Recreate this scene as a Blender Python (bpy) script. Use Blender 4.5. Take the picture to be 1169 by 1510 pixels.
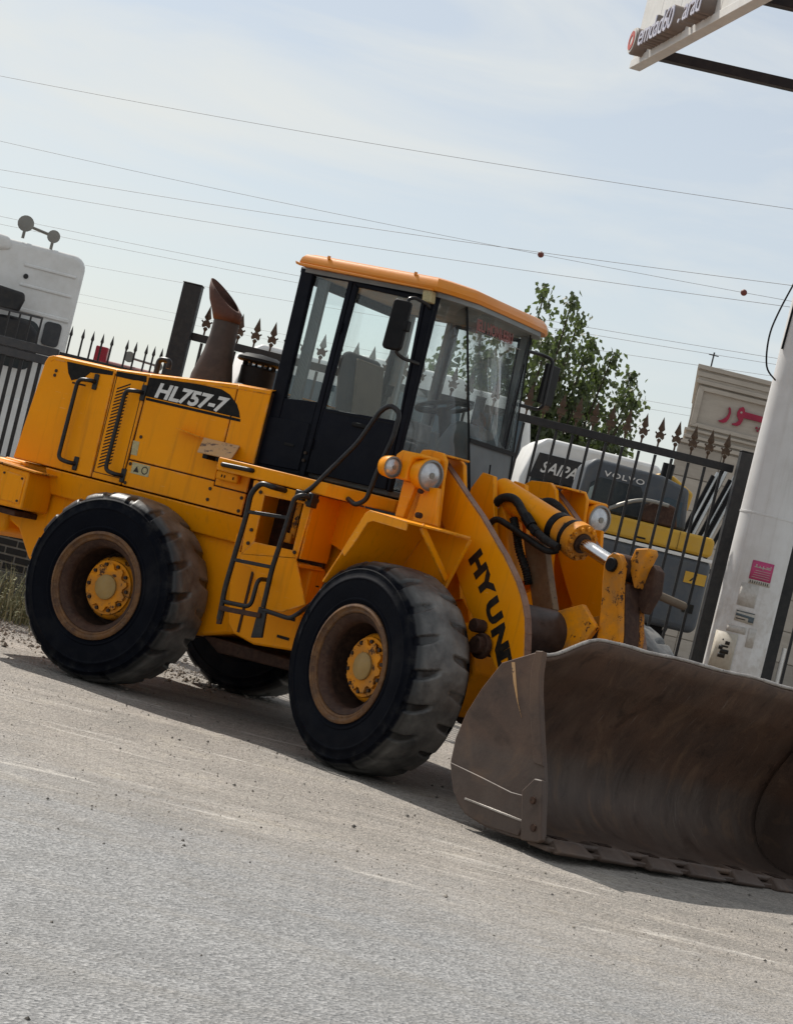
import bpy, math, random
from mathutils import Matrix, Vector, noise
rnd = random.Random(7)
R = math.radians
for o in list(bpy.data.objects): bpy.data.objects.remove(o)
scene = bpy.context.scene
COL = scene.collection

# ------------------------------------------------------------------ camera
CAMX, CAMY, CAMZ = 9.5462, -14.4433, 1.7022
YAW, PITCH, ROLL = -0.5058, 0.0006, 0.2412
fw = Vector((math.sin(YAW)*math.cos(PITCH), math.cos(YAW)*math.cos(PITCH), math.sin(PITCH)))
rt = Vector((math.cos(YAW), -math.sin(YAW), 0)); up = rt.cross(fw)
r2 = rt*math.cos(ROLL)+up*math.sin(ROLL); u2 = up*math.cos(ROLL)-rt*math.sin(ROLL)
cd = bpy.data.cameras.new('camera'); cam = bpy.data.objects.new('camera', cd); COL.objects.link(cam)
cam.matrix_world = Matrix(((r2.x, u2.x, -fw.x, CAMX), (r2.y, u2.y, -fw.y, CAMY), (r2.z, u2.z, -fw.z, CAMZ), (0, 0, 0, 1)))
cd.sensor_fit = 'VERTICAL'; cd.sensor_height = 36.0; cd.lens = 3329.75/1510*36
cd.clip_end = 3000; cd.clip_start = .1
scene.camera = cam

# ------------------------------------------------------------------ sky, sun, exposure
SUN = Vector((-0.88, 0.36, 1.0)).normalized()
SUN_EL = math.asin(SUN.z); SUN_AZ = math.atan2(SUN.x, SUN.y)
world = bpy.data.worlds.new('World'); scene.world = world; world.use_nodes = True
wn = world.node_tree; wn.nodes.clear()
def wnode(t, **k):
    n = wn.nodes.new(t)
    for a, b in k.items(): setattr(n, a, b)
    return n
sky = wnode('ShaderNodeTexSky', sky_type='NISHITA', sun_disc=False, sun_elevation=SUN_EL, sun_rotation=SUN_AZ,
            air_density=1.0, dust_density=2.5, ozone_density=1.5, altitude=1000)
tc = wnode('ShaderNodeTexCoord'); mp = wnode('ShaderNodeMapping')
mp.inputs['Scale'].default_value = (1.3, 1.3, 6.5); mp.inputs['Rotation'].default_value = (0.10, 0.06, 0.4)
cl = wnode('ShaderNodeTexNoise'); cl.inputs['Distortion'].default_value = .6; cl.inputs['Scale'].default_value = 2.8; cl.inputs['Detail'].default_value = 7; cl.inputs['Roughness'].default_value = .55
cr = wnode('ShaderNodeValToRGB'); cr.color_ramp.elements[0].position = .46; cr.color_ramp.elements[1].position = .72
mul = wnode('ShaderNodeMath', operation='MULTIPLY'); mul.inputs[1].default_value = .47
add = wnode('ShaderNodeMath', operation='ADD'); add.inputs[1].default_value = .50
mx = wnode('ShaderNodeMix', data_type='RGBA'); mx.inputs['B'].default_value = (7.35, 7.55, 7.35, 1)
bg = wnode('ShaderNodeBackground'); bg.inputs['Strength'].default_value = .107
wo = wnode('ShaderNodeOutputWorld')
L = wn.links.new
L(tc.outputs['Generated'], mp.inputs['Vector']); L(mp.outputs['Vector'], cl.inputs['Vector'])
L(cl.outputs['Fac'], cr.inputs['Fac']); L(cr.outputs['Color'], mul.inputs[0]); L(mul.outputs[0], add.inputs[0])
L(add.outputs[0], mx.inputs['Factor']); L(sky.outputs['Color'], mx.inputs['A'])
L(mx.outputs['Result'], bg.inputs['Color']); L(bg.outputs['Background'], wo.inputs['Surface'])
sd = bpy.data.lights.new('sun', 'SUN'); so = bpy.data.objects.new('sun', sd); COL.objects.link(so)
sd.energy = 4.9; sd.angle = R(.55); sd.color = (1, .95, .87)
so.rotation_euler = SUN.to_track_quat('Z', 'Y').to_euler(); so.location = SUN*60
vs = scene.view_settings
vs.view_transform = 'Standard'; vs.look = 'None'; vs.gamma = 1; vs.use_curve_mapping = False; vs.exposure = 0.0
scene.render.engine = 'CYCLES'

# ------------------------------------------------------------------ frames of reference
ART, WB, ZC = .3881, 3.0149, .6876
FRONT = Matrix.Translation((WB/2, 0, 0)) @ Matrix.Rotation(-ART, 4, 'Z')          # loader's front frame (steered right)
SITE = Matrix.Translation((CAMX, CAMY, 0)) @ Matrix.Rotation(-YAW, 4, 'Z')         # x along road and fence, y across it
def site(u, d, z=0, rz=0): return SITE @ Matrix.Translation((u, d, z)) @ Matrix.Rotation(rz, 4, 'Z')

# ------------------------------------------------------------------ mesh helpers
class MB:
    def __init__(s): s.v = []; s.f = []
    def add(s, v, f):
        n = len(s.v); s.v += [tuple(p) for p in v]; s.f += [tuple(i+n for i in q) for q in f]; return s
    def box(s, x0, x1, y0, y1, z0, z1):
        v = [(x, y, z) for z in (z0, z1) for y in (y0, y1) for x in (x0, x1)]
        return s.add(v, [(0, 2, 3, 1), (4, 5, 7, 6), (0, 1, 5, 4), (2, 6, 7, 3), (0, 4, 6, 2), (1, 3, 7, 5)])
    def obox(s, c, size, M=None):
        hx, hy, hz = (k/2 for k in size); M = M or Matrix.Identity(3); c = Vector(c)
        v = [c+M@Vector((x, y, z)) for z in (-hz, hz) for y in (-hy, hy) for x in (-hx, hx)]
        return s.add(v, [(0, 2, 3, 1), (4, 5, 7, 6), (0, 1, 5, 4), (2, 6, 7, 3), (0, 4, 6, 2), (1, 3, 7, 5)])
    def bar(s, p0, p1, w, h, upv=(0, 0, 1)):
        p0, p1 = Vector(p0), Vector(p1); d = (p1-p0); l = d.length; d.normalize()
        a = Vector(upv).cross(d)
        if a.length < 1e-4: a = Vector((1, 0, 0)).cross(d)
        a.normalize(); b = d.cross(a)
        return s.obox((p0+p1)/2, (l, w, h), Matrix((d, a, b)).transposed())
    def prism(s, pts, ax, a0, a1):
        area = sum(pts[i][0]*pts[(i+1) % len(pts)][1]-pts[(i+1) % len(pts)][0]*pts[i][1] for i in range(len(pts)))
        if area < 0: pts = pts[::-1]
        if ax == 'y': a0, a1 = max(a0, a1), min(a0, a1)
        else: a0, a1 = min(a0, a1), max(a0, a1)
        mk = {'y': lambda p, a: (p[0], a, p[1]), 'z': lambda p, a: (p[0], p[1], a), 'x': lambda p, a: (a, p[0], p[1])}[ax]
        n = len(pts); v = [mk(p, a0) for p in pts]+[mk(p, a1) for p in pts]
        f = [tuple(range(n-1, -1, -1)), tuple(range(n, 2*n))]+[(i, (i+1) % n, n+(i+1) % n, n+i) for i in range(n)]
        return s.add(v, f)
    def ring(s, outer, inner, ax, a0, a1):
        n = len(outer)
        for i in range(n):
            j = (i+1) % n; s.prism([outer[i], outer[j], inner[j], inner[i]], ax, a0, a1)
        return s
    def cyl(s, p0, p1, r0, r1=None, n=16):
        r1 = r0 if r1 is None else r1
        return s.tube([p0, p1], [r0, r1], n)
    def tube(s, path, r, n=8, cap=True):
        P = [Vector(p) for p in path]; rs = r if isinstance(r, (list, tuple)) else [r]*len(P)
        T = []
        for i in range(len(P)):
            a = P[max(i-1, 0)]; b = P[min(i+1, len(P)-1)]; T.append((b-a).normalized())
        ref = Vector((0, 0, 1)) if abs(T[0].z) < .9 else Vector((1, 0, 0))
        nrm = (ref-T[0]*ref.dot(T[0])).normalized(); v = []; f = []
        for i in range(len(P)):
            nrm = (nrm-T[i]*nrm.dot(T[i])).normalized(); bn = T[i].cross(nrm)
            for k in range(n):
                a = 2*math.pi*k/n; v.append(P[i]+(nrm*math.cos(a)+bn*math.sin(a))*rs[i])
        for i in range(len(P)-1):
            for k in range(n):
                k2 = (k+1) % n; f.append((i*n+k, i*n+k2, (i+1)*n+k2, (i+1)*n+k))
        if cap: f.append(tuple(range(n-1, -1, -1))); f.append(tuple((len(P)-1)*n+k for k in range(n)))
        return s.add(v, f)
    def lathe(s, prof, n=48, M=None, closed=False):
        # prof = (radius, along) about local Y axis
        M = M or Matrix.Identity(4); v = []; f = []; m = len(prof)
        for i in range(n):
            a = 2*math.pi*i/n
            for (r_, y) in prof: v.append(M@Vector((r_*math.cos(a), y, r_*math.sin(a))))
        for i in range(n):
            i2 = (i+1) % n
            for k in range(m-1): f.append((i*m+k, i*m+k+1, i2*m+k+1, i2*m+k))
        return s.add(v, f)
    def build(s, name, mat, parent=None, M=None, bevel=0, smooth=True, ang=38, seg=2, recalc=True):
        me = bpy.data.meshes.new(name); me.from_pydata(s.v, [], s.f)
        if recalc:
            import bmesh
            bm = bmesh.new(); bm.from_mesh(me); bmesh.ops.recalc_face_normals(bm, faces=bm.faces); bm.to_mesh(me); bm.free()
        if smooth:
            me.polygons.foreach_set('use_smooth', [True]*len(me.polygons)); me.set_sharp_from_angle(angle=R(ang))
        me.materials.append(mat); me.update()
        return link(name, me, parent, M, bevel, seg)
def link(name, me, parent=None, M=None, bevel=0, seg=2):
    o = bpy.data.objects.new(name, me); COL.objects.link(o)
    if parent: o.parent = parent
    if M is not None: o.matrix_local = M
    if bevel:
        b = o.modifiers.new('bevel', 'BEVEL'); b.width = bevel; b.segments = seg; b.limit_method = 'ANGLE'; b.angle_limit = R(35); b.harden_normals = False
    return o
def tag(o, label, cat, group=None):
    o['label'] = label; o['category'] = cat
    if group: o['group'] = group
    return o
def kind(o, k): o['kind'] = k; return o
def thing(name, label, cat, M=None, group=None):
    o = bpy.data.objects.new(name, None); COL.objects.link(o); o.empty_display_size = .3
    if M is not None: o.matrix_world = M
    return tag(o, label, cat, group)
def curve_pts(P, k=6, closed=False):
    # Catmull-Rom
    P = [Vector(p) for p in P]; out = []; n = len(P)
    for i in range(n-1):
        a, b, c, d = P[max(i-1, 0)], P[i], P[i+1], P[min(i+2, n-1)]
        for j in range(k):
            t = j/k; out.append(.5*((2*b)+(c-a)*t+(2*a-5*b+4*c-d)*t*t+(3*b-a-3*c+d)*t**3))
    out.append(P[-1]); return out
def rod(path, rad=.06, k=5):
    # polyline with rounded corners
    P = [Vector(p) for p in path]; out = [P[0]]
    for i in range(1, len(P)-1):
        a = (P[i-1]-P[i]); b = (P[i+1]-P[i]); d = min(rad, a.length*.45, b.length*.45); a.normalize(); b.normalize()
        s_, e_ = P[i]+a*d, P[i]+b*d
        for j in range(k+1):
            t = j/k; out.append(s_*(1-t)**2+P[i]*2*t*(1-t)+e_*t*t)
    out.append(P[-1]); return out
def text_mesh(body, size=1, extrude=.01, offset=0, shear=0, sx=1, align='LEFT', space=1.0):
    c = bpy.data.curves.new('lettering', 'FONT'); c.body = body; c.size = size; c.extrude = extrude; c.offset = offset
    c.shear = shear; c.align_x = align; c.space_character = space; c.resolution_u = 3
    o = bpy.data.objects.new('lettering', c); COL.objects.link(o)
    dg = bpy.context.evaluated_depsgraph_get(); me = bpy.data.meshes.new_from_object(o.evaluated_get(dg))
    bpy.data.objects.remove(o); bpy.data.curves.remove(c)
    me.transform(Matrix.Diagonal((sx, 1, 1, 1))); me.name = 'lettering'; return me
def lettering(body, mat, parent, M, name='lettering', **k):
    me = text_mesh(body, **k); me.materials.clear(); me.materials.append(mat); return link(name, me, parent, M)
def facing(origin, xdir, ydir):
    x = Vector(xdir).normalized(); y = Vector(ydir).normalized(); z = x.cross(y); o = Vector(origin)
    return Matrix(((x.x, y.x, z.x, o.x), (x.y, y.y, z.y, o.y), (x.z, y.z, z.z, o.z), (0, 0, 0, 1)))

# ------------------------------------------------------------------ materials
def newmat(name):
    m = bpy.data.materials.new(name); m.use_nodes = True; nt = m.node_tree; nt.nodes.clear()
    out = nt.nodes.new('ShaderNodeOutputMaterial'); b = nt.nodes.new('ShaderNodeBsdfPrincipled')
    nt.links.new(b.outputs[0], out.inputs[0]); return m, nt, b
def nd(nt, t, ins=None, **k):
    n = nt.nodes.new(t)
    for a, b in k.items(): setattr(n, a, b)
    for a, b in (ins or {}).items():
        if isinstance(b, bpy.types.NodeSocket): nt.links.new(b, n.inputs[a])
        else: n.inputs[a].default_value = b
    return n
def rgb(c): return (c[0], c[1], c[2], 1)
def coords(nt, kind_='Object', scale=None):
    t = nd(nt, 'ShaderNodeTexCoord').outputs[kind_]
    if scale: t = nd(nt, 'ShaderNodeMapping', {'Vector': t, 'Scale': scale}).outputs[0]
    return t
def noise_(nt, vec, scale, detail=4, rough=.55, out='Fac'):
    return nd(nt, 'ShaderNodeTexNoise', {'Vector': vec, 'Scale': scale, 'Detail': detail, 'Roughness': rough}).outputs[out]
def ramp(nt, fac, p0, p1, c0=(0, 0, 0), c1=(1, 1, 1)):
    n = nd(nt, 'ShaderNodeValToRGB', {'Fac': fac}); e = n.color_ramp.elements
    e[0].position = p0; e[1].position = p1; e[0].color = rgb(c0); e[1].color = rgb(c1); return n.outputs['Color']
def mix(nt, fac, a, b, mode='MIX'):
    n = nt.nodes.new('ShaderNodeMix'); n.data_type = 'RGBA'; n.blend_type = mode
    for nm, x in (('Factor', fac), ('A', a), ('B', b)):
        if isinstance(x, bpy.types.NodeSocket): nt.links.new(x, n.inputs[nm])
        else: n.inputs[nm].default_value = x if nm == 'Factor' else rgb(x)
    return n.outputs['Result']
def math_(nt, op, a, b=0.0):
    n = nt.nodes.new('ShaderNodeMath'); n.operation = op
    for i, x in enumerate((a, b)):
        if isinstance(x, bpy.types.NodeSocket): nt.links.new(x, n.inputs[i])
        else: n.inputs[i].default_value = x
    return n.outputs[0]
def bump(nt, b, h, strength, dist=.01):
    n = nd(nt, 'ShaderNodeBump', {'Height': h, 'Strength': strength, 'Distance': dist}); nt.links.new(n.outputs[0], b.inputs['Normal'])
def setin(nt, b, name, x):
    if isinstance(x, bpy.types.NodeSocket): nt.links.new(x, b.inputs[name])
    else: b.inputs[name].default_value = x
def worn(name, c1, c2, rough=.45, metal=0, scale=2.0, dust=(.30, .24, .16), dust_amt=.25, spec=.35, runs=0, edge=0, chip=(.06, .03, .02), chip_at=.70, bump_s=.15, fine=40, stretch=(1, 1, 1), coat=0):
    m, nt, b = newmat(name); v = coords(nt, 'Object', stretch)
    n1 = noise_(nt, v, scale, 5); n2 = noise_(nt, v, scale*3.7, 6, .65); n3 = noise_(nt, v, fine, 5, .7); n4 = noise_(nt, v, scale*7, 7, .72)
    base = mix(nt, ramp(nt, n1, .35, .65), c1, c2)
    d = math_(nt, 'MULTIPLY', ramp(nt, n2, .42, .75), dust_amt); base = mix(nt, d, base, dust)
    if runs:
        vr = coords(nt, 'Object', (14, 14, .9)); nr = noise_(nt, vr, 1.6, 5, .65); base = mix(nt, math_(nt, 'MULTIPLY', ramp(nt, nr, .54, .74), runs), base, (.20, .085, .02))
        vs2 = coords(nt, 'Object', (3, 3, 60)); ns = noise_(nt, vs2, 2.2, 3, .6); base = mix(nt, math_(nt, 'MULTIPLY', ramp(nt, ns, .70, .73), .45), base, (.85, .52, .22))
    if chip: base = mix(nt, ramp(nt, n4, chip_at, chip_at+.03), base, chip)
    if edge:
        bv = nd(nt, 'ShaderNodeBevel', {'Radius': .022}, samples=3).outputs[0]; gn = nd(nt, 'ShaderNodeNewGeometry').outputs['Normal']
        dp = nd(nt, 'ShaderNodeVectorMath', {0: bv, 1: gn}, operation='DOT_PRODUCT').outputs['Value']
        em = math_(nt, 'MULTIPLY', ramp(nt, math_(nt, 'SUBTRACT', 1.0, dp), .03, .16), ramp(nt, noise_(nt, v, scale*9, 6, .7), .40, .58))
        base = mix(nt, math_(nt, 'MULTIPLY', em, edge), base, mix(nt, ramp(nt, noise_(nt, v, scale*5, 4, .6), .42, .56), (.13, .055, .022), (.62, .36, .17)))  # rust wear and dust; the pale tone also paints sunlit edge highlights
    setin(nt, b, 'Base Color', base); setin(nt, b, 'Metallic', metal)
    rr = math_(nt, 'ADD', math_(nt, 'MULTIPLY', n2, .3), rough-.12); setin(nt, b, 'Roughness', rr)
    b.inputs['Specular IOR Level'].default_value = spec
    if coat: b.inputs['Coat Weight'].default_value = coat; b.inputs['Coat Roughness'].default_value = .15
    bump(nt, b, n3, bump_s, .004); return m
def plain(name, c, rough=.5, metal=0, var=.15):
    c2 = tuple(k*(1-var*2) for k in c)
    return worn(name, c, c2, rough, metal, 3, dust_amt=.08, chip=None, bump_s=.06)
M_ = {}
YEL = (.88, .315, .001); YEL2 = (.80, .275, .001)
M_['yellow'] = worn('yellow_paint', YEL, YEL2, .40, 0, 1.6, dust=(.74, .29, .012), dust_amt=.35, chip=(.14, .05, .012), chip_at=.71, spec=.14, runs=.28, edge=.75)
M_['yellow_worn'] = worn('worn_yellow_paint', YEL, (.50, .18, .010), .55, 0, 2.2, dust=(.30, .16, .06), dust_amt=.85, chip=(.06, .028, .015), chip_at=.575, spec=.2)
M_['yellow_rusty'] = worn('rusty_yellow_paint', (.55, .19, .006), (.20, .08, .02), .6, 0, 5.5, dust=(.13, .07, .04), dust_amt=.9, chip=(.045, .022, .014), chip_at=.515, spec=.2)
M_['flaked'] = worn('flaked_yellow_paint', (.55, .33, .16), (.50, .28, .11), .6, 0, 2.2, dust=(.4, .3, .22), dust_amt=.5, chip=(.13, .08, .055), chip_at=.55)
M_['roof_orange'] = worn('roof_orange', (.72, .235, .008), (.66, .21, .008), .38, 0, 2, dust=(.5, .3, .12), dust_amt=.22, chip=None, coat=.3)
M_['cabblack'] = worn('navy_black_paint', (.0055, .0065, .012), (.004, .0045, .008), .42, 0, 3, dust=(.022, .023, .025), dust_amt=.3, spec=.10, chip=None, bump_s=.05)
M_['black'] = worn('black_steel', (.008, .008, .009), (.005, .005, .006), .5, .0, 6, dust=(.03, .028, .026), dust_amt=.3, spec=.15, chip=None)
M_['tubeblack'] = worn('black_tube_paint', (.008, .008, .010), (.006, .006, .008), .35, 0, 9, dust=(.07, .06, .05), dust_amt=.3, chip=(.09, .04, .02), chip_at=.74)
M_['rubber'] = worn('hose_rubber', (.009, .009, .009), (.006, .006, .006), .6, 0, 9, dust=(.06, .055, .05), dust_amt=.45, spec=.25, chip=None)
M_['slot'] = plain('dark_opening', (.006, .006, .006), .8)
M_['gapdark'] = plain('panel_gap', (.05, .018, .006), .8)
M_['rust'] = worn('rusty_brown', (.055, .026, .017), (.034, .018, .014), .65, 0, 7, dust=(.11, .065, .042), dust_amt=.6, spec=.2, chip=(.025, .016, .013), chip_at=.6)
M_['rimflange'] = worn('rust_worn_rim', (.155, .068, .020), (.075, .034, .017), .6, 0, 9, dust=(.21, .13, .07), dust_amt=.6, chip=(.04, .022, .016), chip_at=.60)
M_['barrel'] = worn('shaded_recess', (.028, .015, .011), (.018, .011, .009), .7, 0, 6, dust=(.07, .042, .028), dust_amt=.6, chip=None, spec=.15)  # brown darkened to put the shade of the recess into the colour
M_['exhaust'] = worn('burnt_steel', (.055, .042, .038), (.035, .03, .028), .6, .1, 5, dust=(.11, .09, .08), dust_amt=.4, chip=None)
M_['exhaust_tip'] = worn('rusted_tip', (.085, .032, .021), (.05, .022, .016), .65, .1, 8, dust=(.13, .07, .05), dust_amt=.5, chip=None)
M_['chrome'] = plain('chrome_rod', (.62, .62, .62), .16, 1, .02)
M_['lens'] = worn('lamp_lens', (.55, .56, .58), (.40, .41, .44), .18, .6, 25, dust=(.7, .7, .68), dust_amt=.4, chip=None, bump_s=.4)
M_['lamp_rim'] = plain('lamp_rim', (.25, .24, .22), .4, .5)
M_['white'] = worn('white_paint', (.74, .73, .71), (.66, .65, .63), .45, 0, 2, dust=(.45, .42, .37), dust_amt=.2, chip=None)
M_['decal_white'] = worn('decal_white', (.70, .69, .67), (.6, .59, .57), .5, 0, 8, dust_amt=.25, chip=(.05, .05, .05), chip_at=.70)
M_['decal_black'] = worn('decal_black', (.008, .008, .008), (.012, .011, .011), .45, 0, 6, dust=(.04, .035, .03), dust_amt=.4, spec=.1, chip=(.4, .17, .02), chip_at=.69)
M_['text_black'] = worn('letter_black', (.008, .007, .007), (.010, .009, .009), .5, 0, 6, dust=(.10, .06, .02), dust_amt=.3, chip=(.45, .18, .02), chip_at=.74)
M_['label_cream'] = worn('label_cream', (.52, .44, .24), (.44, .36, .18), .55, 0, 30, dust=(.2, .18, .1), dust_amt=.6, chip=(.10, .09, .07), chip_at=.60)
M_['grey_int'] = plain('grey_interior', (.14, .155, .16), .6)
M_['lining'] = plain('grey_lining', (.24, .265, .27), .6)
M_['seat'] = plain('seat_cloth', (.035, .035, .042), .85)
M_['seat_tan'] = plain('seat_cover_tan', (.16, .12, .085), .8)
M_['wheelblack'] = plain('steering_black', (.012, .013, .014), .5)
M_['cap_tan'] = worn('hub_cap', (.34, .215, .07), (.30, .18, .05), .5, 0, 10, dust_amt=.3, chip=None)
M_['bolt'] = plain('bolt_steel', (.05, .03, .02), .55, .4)
# tyre: black painted sidewall, dusty worn tread
m, nt, b = newmat('tyre_rubber'); v = coords(nt)
sx = nd(nt, 'ShaderNodeSeparateXYZ', {'Vector': v}); rad = math_(nt, 'SQRT', math_(nt, 'ADD', math_(nt, 'POWER', sx.outputs[0], 2), math_(nt, 'POWER', sx.outputs[2], 2)))
n1 = noise_(nt, v, 5, 6, .65); n2 = noise_(nt, v, 60, 5, .7)
edge = math_(nt, 'ADD', rad, math_(nt, 'MULTIPLY', math_(nt, 'SUBTRACT', n1, .5), .03))
mask = ramp(nt, edge, .640, .652)
tread = mix(nt, ramp(nt, n1, .35, .68), (.045, .045, .045), (.18, .172, .158))
groove = ramp(nt, rad, .662, .682); tread = mix(nt, groove, (.012, .012, .012), tread); scuff = ramp(nt, noise_(nt, v, 11, 6, .7), .50, .68)
side = mix(nt, ramp(nt, n1, .45, .75), (.0018, .0026, .0058), (.0035, .0048, .009))
side = mix(nt, math_(nt, 'MULTIPLY', math_(nt, 'MULTIPLY', scuff, ramp(nt, rad, .52, .66)), .55), side, (.045, .043, .04)); side = mix(nt, math_(nt, 'MULTIPLY', ramp(nt, noise_(nt, v, 3.1, 5, .6), .52, .7), .35), side, (.022, .022, .024))
setin(nt, b, 'Base Color', mix(nt, mask, side, tread)); setin(nt, b, 'Roughness', math_(nt, 'SUBTRACT', .62, math_(nt, 'MULTIPLY', mask, .2))); setin(nt, b, 'Specular IOR Level', math_(nt, 'ADD', math_(nt, 'MULTIPLY', mask, .5), .07))
bump(nt, b, n2, .25, .004); M_['tyre'] = m
# bucket steel: scraped brown with polished grey floor
m, nt, b = newmat('bucket_steel'); v = coords(nt); vs_ = coords(nt, 'Object', (1.0, 3.2, 1.0))
n1 = noise_(nt, v, 2.2, 6, .6); n2 = noise_(nt, vs_, 2.0, 6, .7); n3 = noise_(nt, v, 55, 5, .7); n4 = noise_(nt, v, 9, 6, .7)
base = mix(nt, ramp(nt, n1, .35, .65), (.105, .058, .038), (.064, .040, .030))
base = mix(nt, math_(nt, 'MULTIPLY', ramp(nt, n2, .48, .72), .55), base, (.135, .088, .062))
base = mix(nt, math_(nt, 'MULTIPLY', ramp(nt, n4, .56, .70), .5), base, (.028, .019, .016))
zz = nd(nt, 'ShaderNodeSeparateXYZ', {'Vector': v}).outputs[2]
low = ramp(nt, math_(nt, 'ADD', zz, math_(nt, 'MULTIPLY', n1, .08)), .52, .60, (1, 1, 1), (0, 0, 0))
base = mix(nt, math_(nt, 'MULTIPLY', low, .6), base, mix(nt, ramp(nt, n2, .4, .7), (.066, .050, .042), (.105, .084, .071)))
va = nd(nt, 'ShaderNodeMapping', {'Vector': v, 'Rotation': (.35, .5, .5), 'Scale': (1.6, 3.4, 1.6)}).outputs[0]
arc = nd(nt, 'ShaderNodeTexNoise', {'Vector': va, 'Scale': 1.5, 'Detail': 6.0, 'Roughness': .6, 'Distortion': 1.2}).outputs['Fac']
base = mix(nt, math_(nt, 'MULTIPLY', ramp(nt, arc, .54, .70), .55), base, (.165, .100, .062))
base = mix(nt, math_(nt, 'MULTIPLY', ramp(nt, arc, .30, .42, (1, 1, 1), (0, 0, 0)), .6), base, (.030, .018, .013))
sc1 = noise_(nt, nd(nt, 'ShaderNodeMapping', {'Vector': v, 'Rotation': (.5, .9, .6), 'Scale': (2, 38, 2)}).outputs[0], 2.0, 4, .6)
base = mix(nt, math_(nt, 'MULTIPLY', ramp(nt, sc1, .66, .72), .6), base, (.20, .165, .14))
setin(nt, b, 'Base Color', base); b.inputs['Metallic'].default_value = 0; b.inputs['Specular IOR Level'].default_value = .3
setin(nt, b, 'Roughness', math_(nt, 'ADD', math_(nt, 'MULTIPLY', n2, .3), .38)); bump(nt, b, math_(nt, 'ADD', n3, math_(nt, 'MULTIPLY', n2, .8)), .3, .004)
M_['bucket'] = m
# glass
def glass(name, tint, rough=.02, haze=.04, hazecol=(.5, .55, .55)):
    m = bpy.data.materials.new(name); m.use_nodes = True; nt = m.node_tree; nt.nodes.clear()
    out = nt.nodes.new('ShaderNodeOutputMaterial')
    t = nd(nt, 'ShaderNodeBsdfTransparent', {'Color': rgb(tint)}); g = nd(nt, 'ShaderNodeBsdfGlossy', {'Color': (1, 1, 1, 1), 'Roughness': rough})
    df = nd(nt, 'ShaderNodeBsdfDiffuse', {'Color': rgb(hazecol)})
    fc = nd(nt, 'ShaderNodeLayerWeight', {'Blend': .5}).outputs['Facing']; frv = math_(nt, 'ADD', math_(nt, 'MULTIPLY', math_(nt, 'POWER', fc, 4.0), .8), .035)
    n = noise_(nt, coords(nt), 3, 5, .6)
    a = nd(nt, 'ShaderNodeMixShader', {0: math_(nt, 'MULTIPLY', ramp(nt, n, .25, .8), haze*2), 1: t.outputs[0], 2: df.outputs[0]})
    c = nd(nt, 'ShaderNodeMixShader', {0: frv, 1: a.outputs[0], 2: g.outputs[0]})
    nt.links.new(c.outputs[0], out.inputs[0]); return m
M_['glass'] = glass('cab_glass', (.97, .995, .99), haze=.008)
M_['screen'] = glass('windscreen_glass', (.945, .965, .962), haze=.055, hazecol=(.45, .5, .5))  # diffuse grey mixed in to paint the hazy reflection on the screen
M_['darkglass'] = plain('dark_vehicle_glass', (.02, .028, .035), .08)
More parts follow.
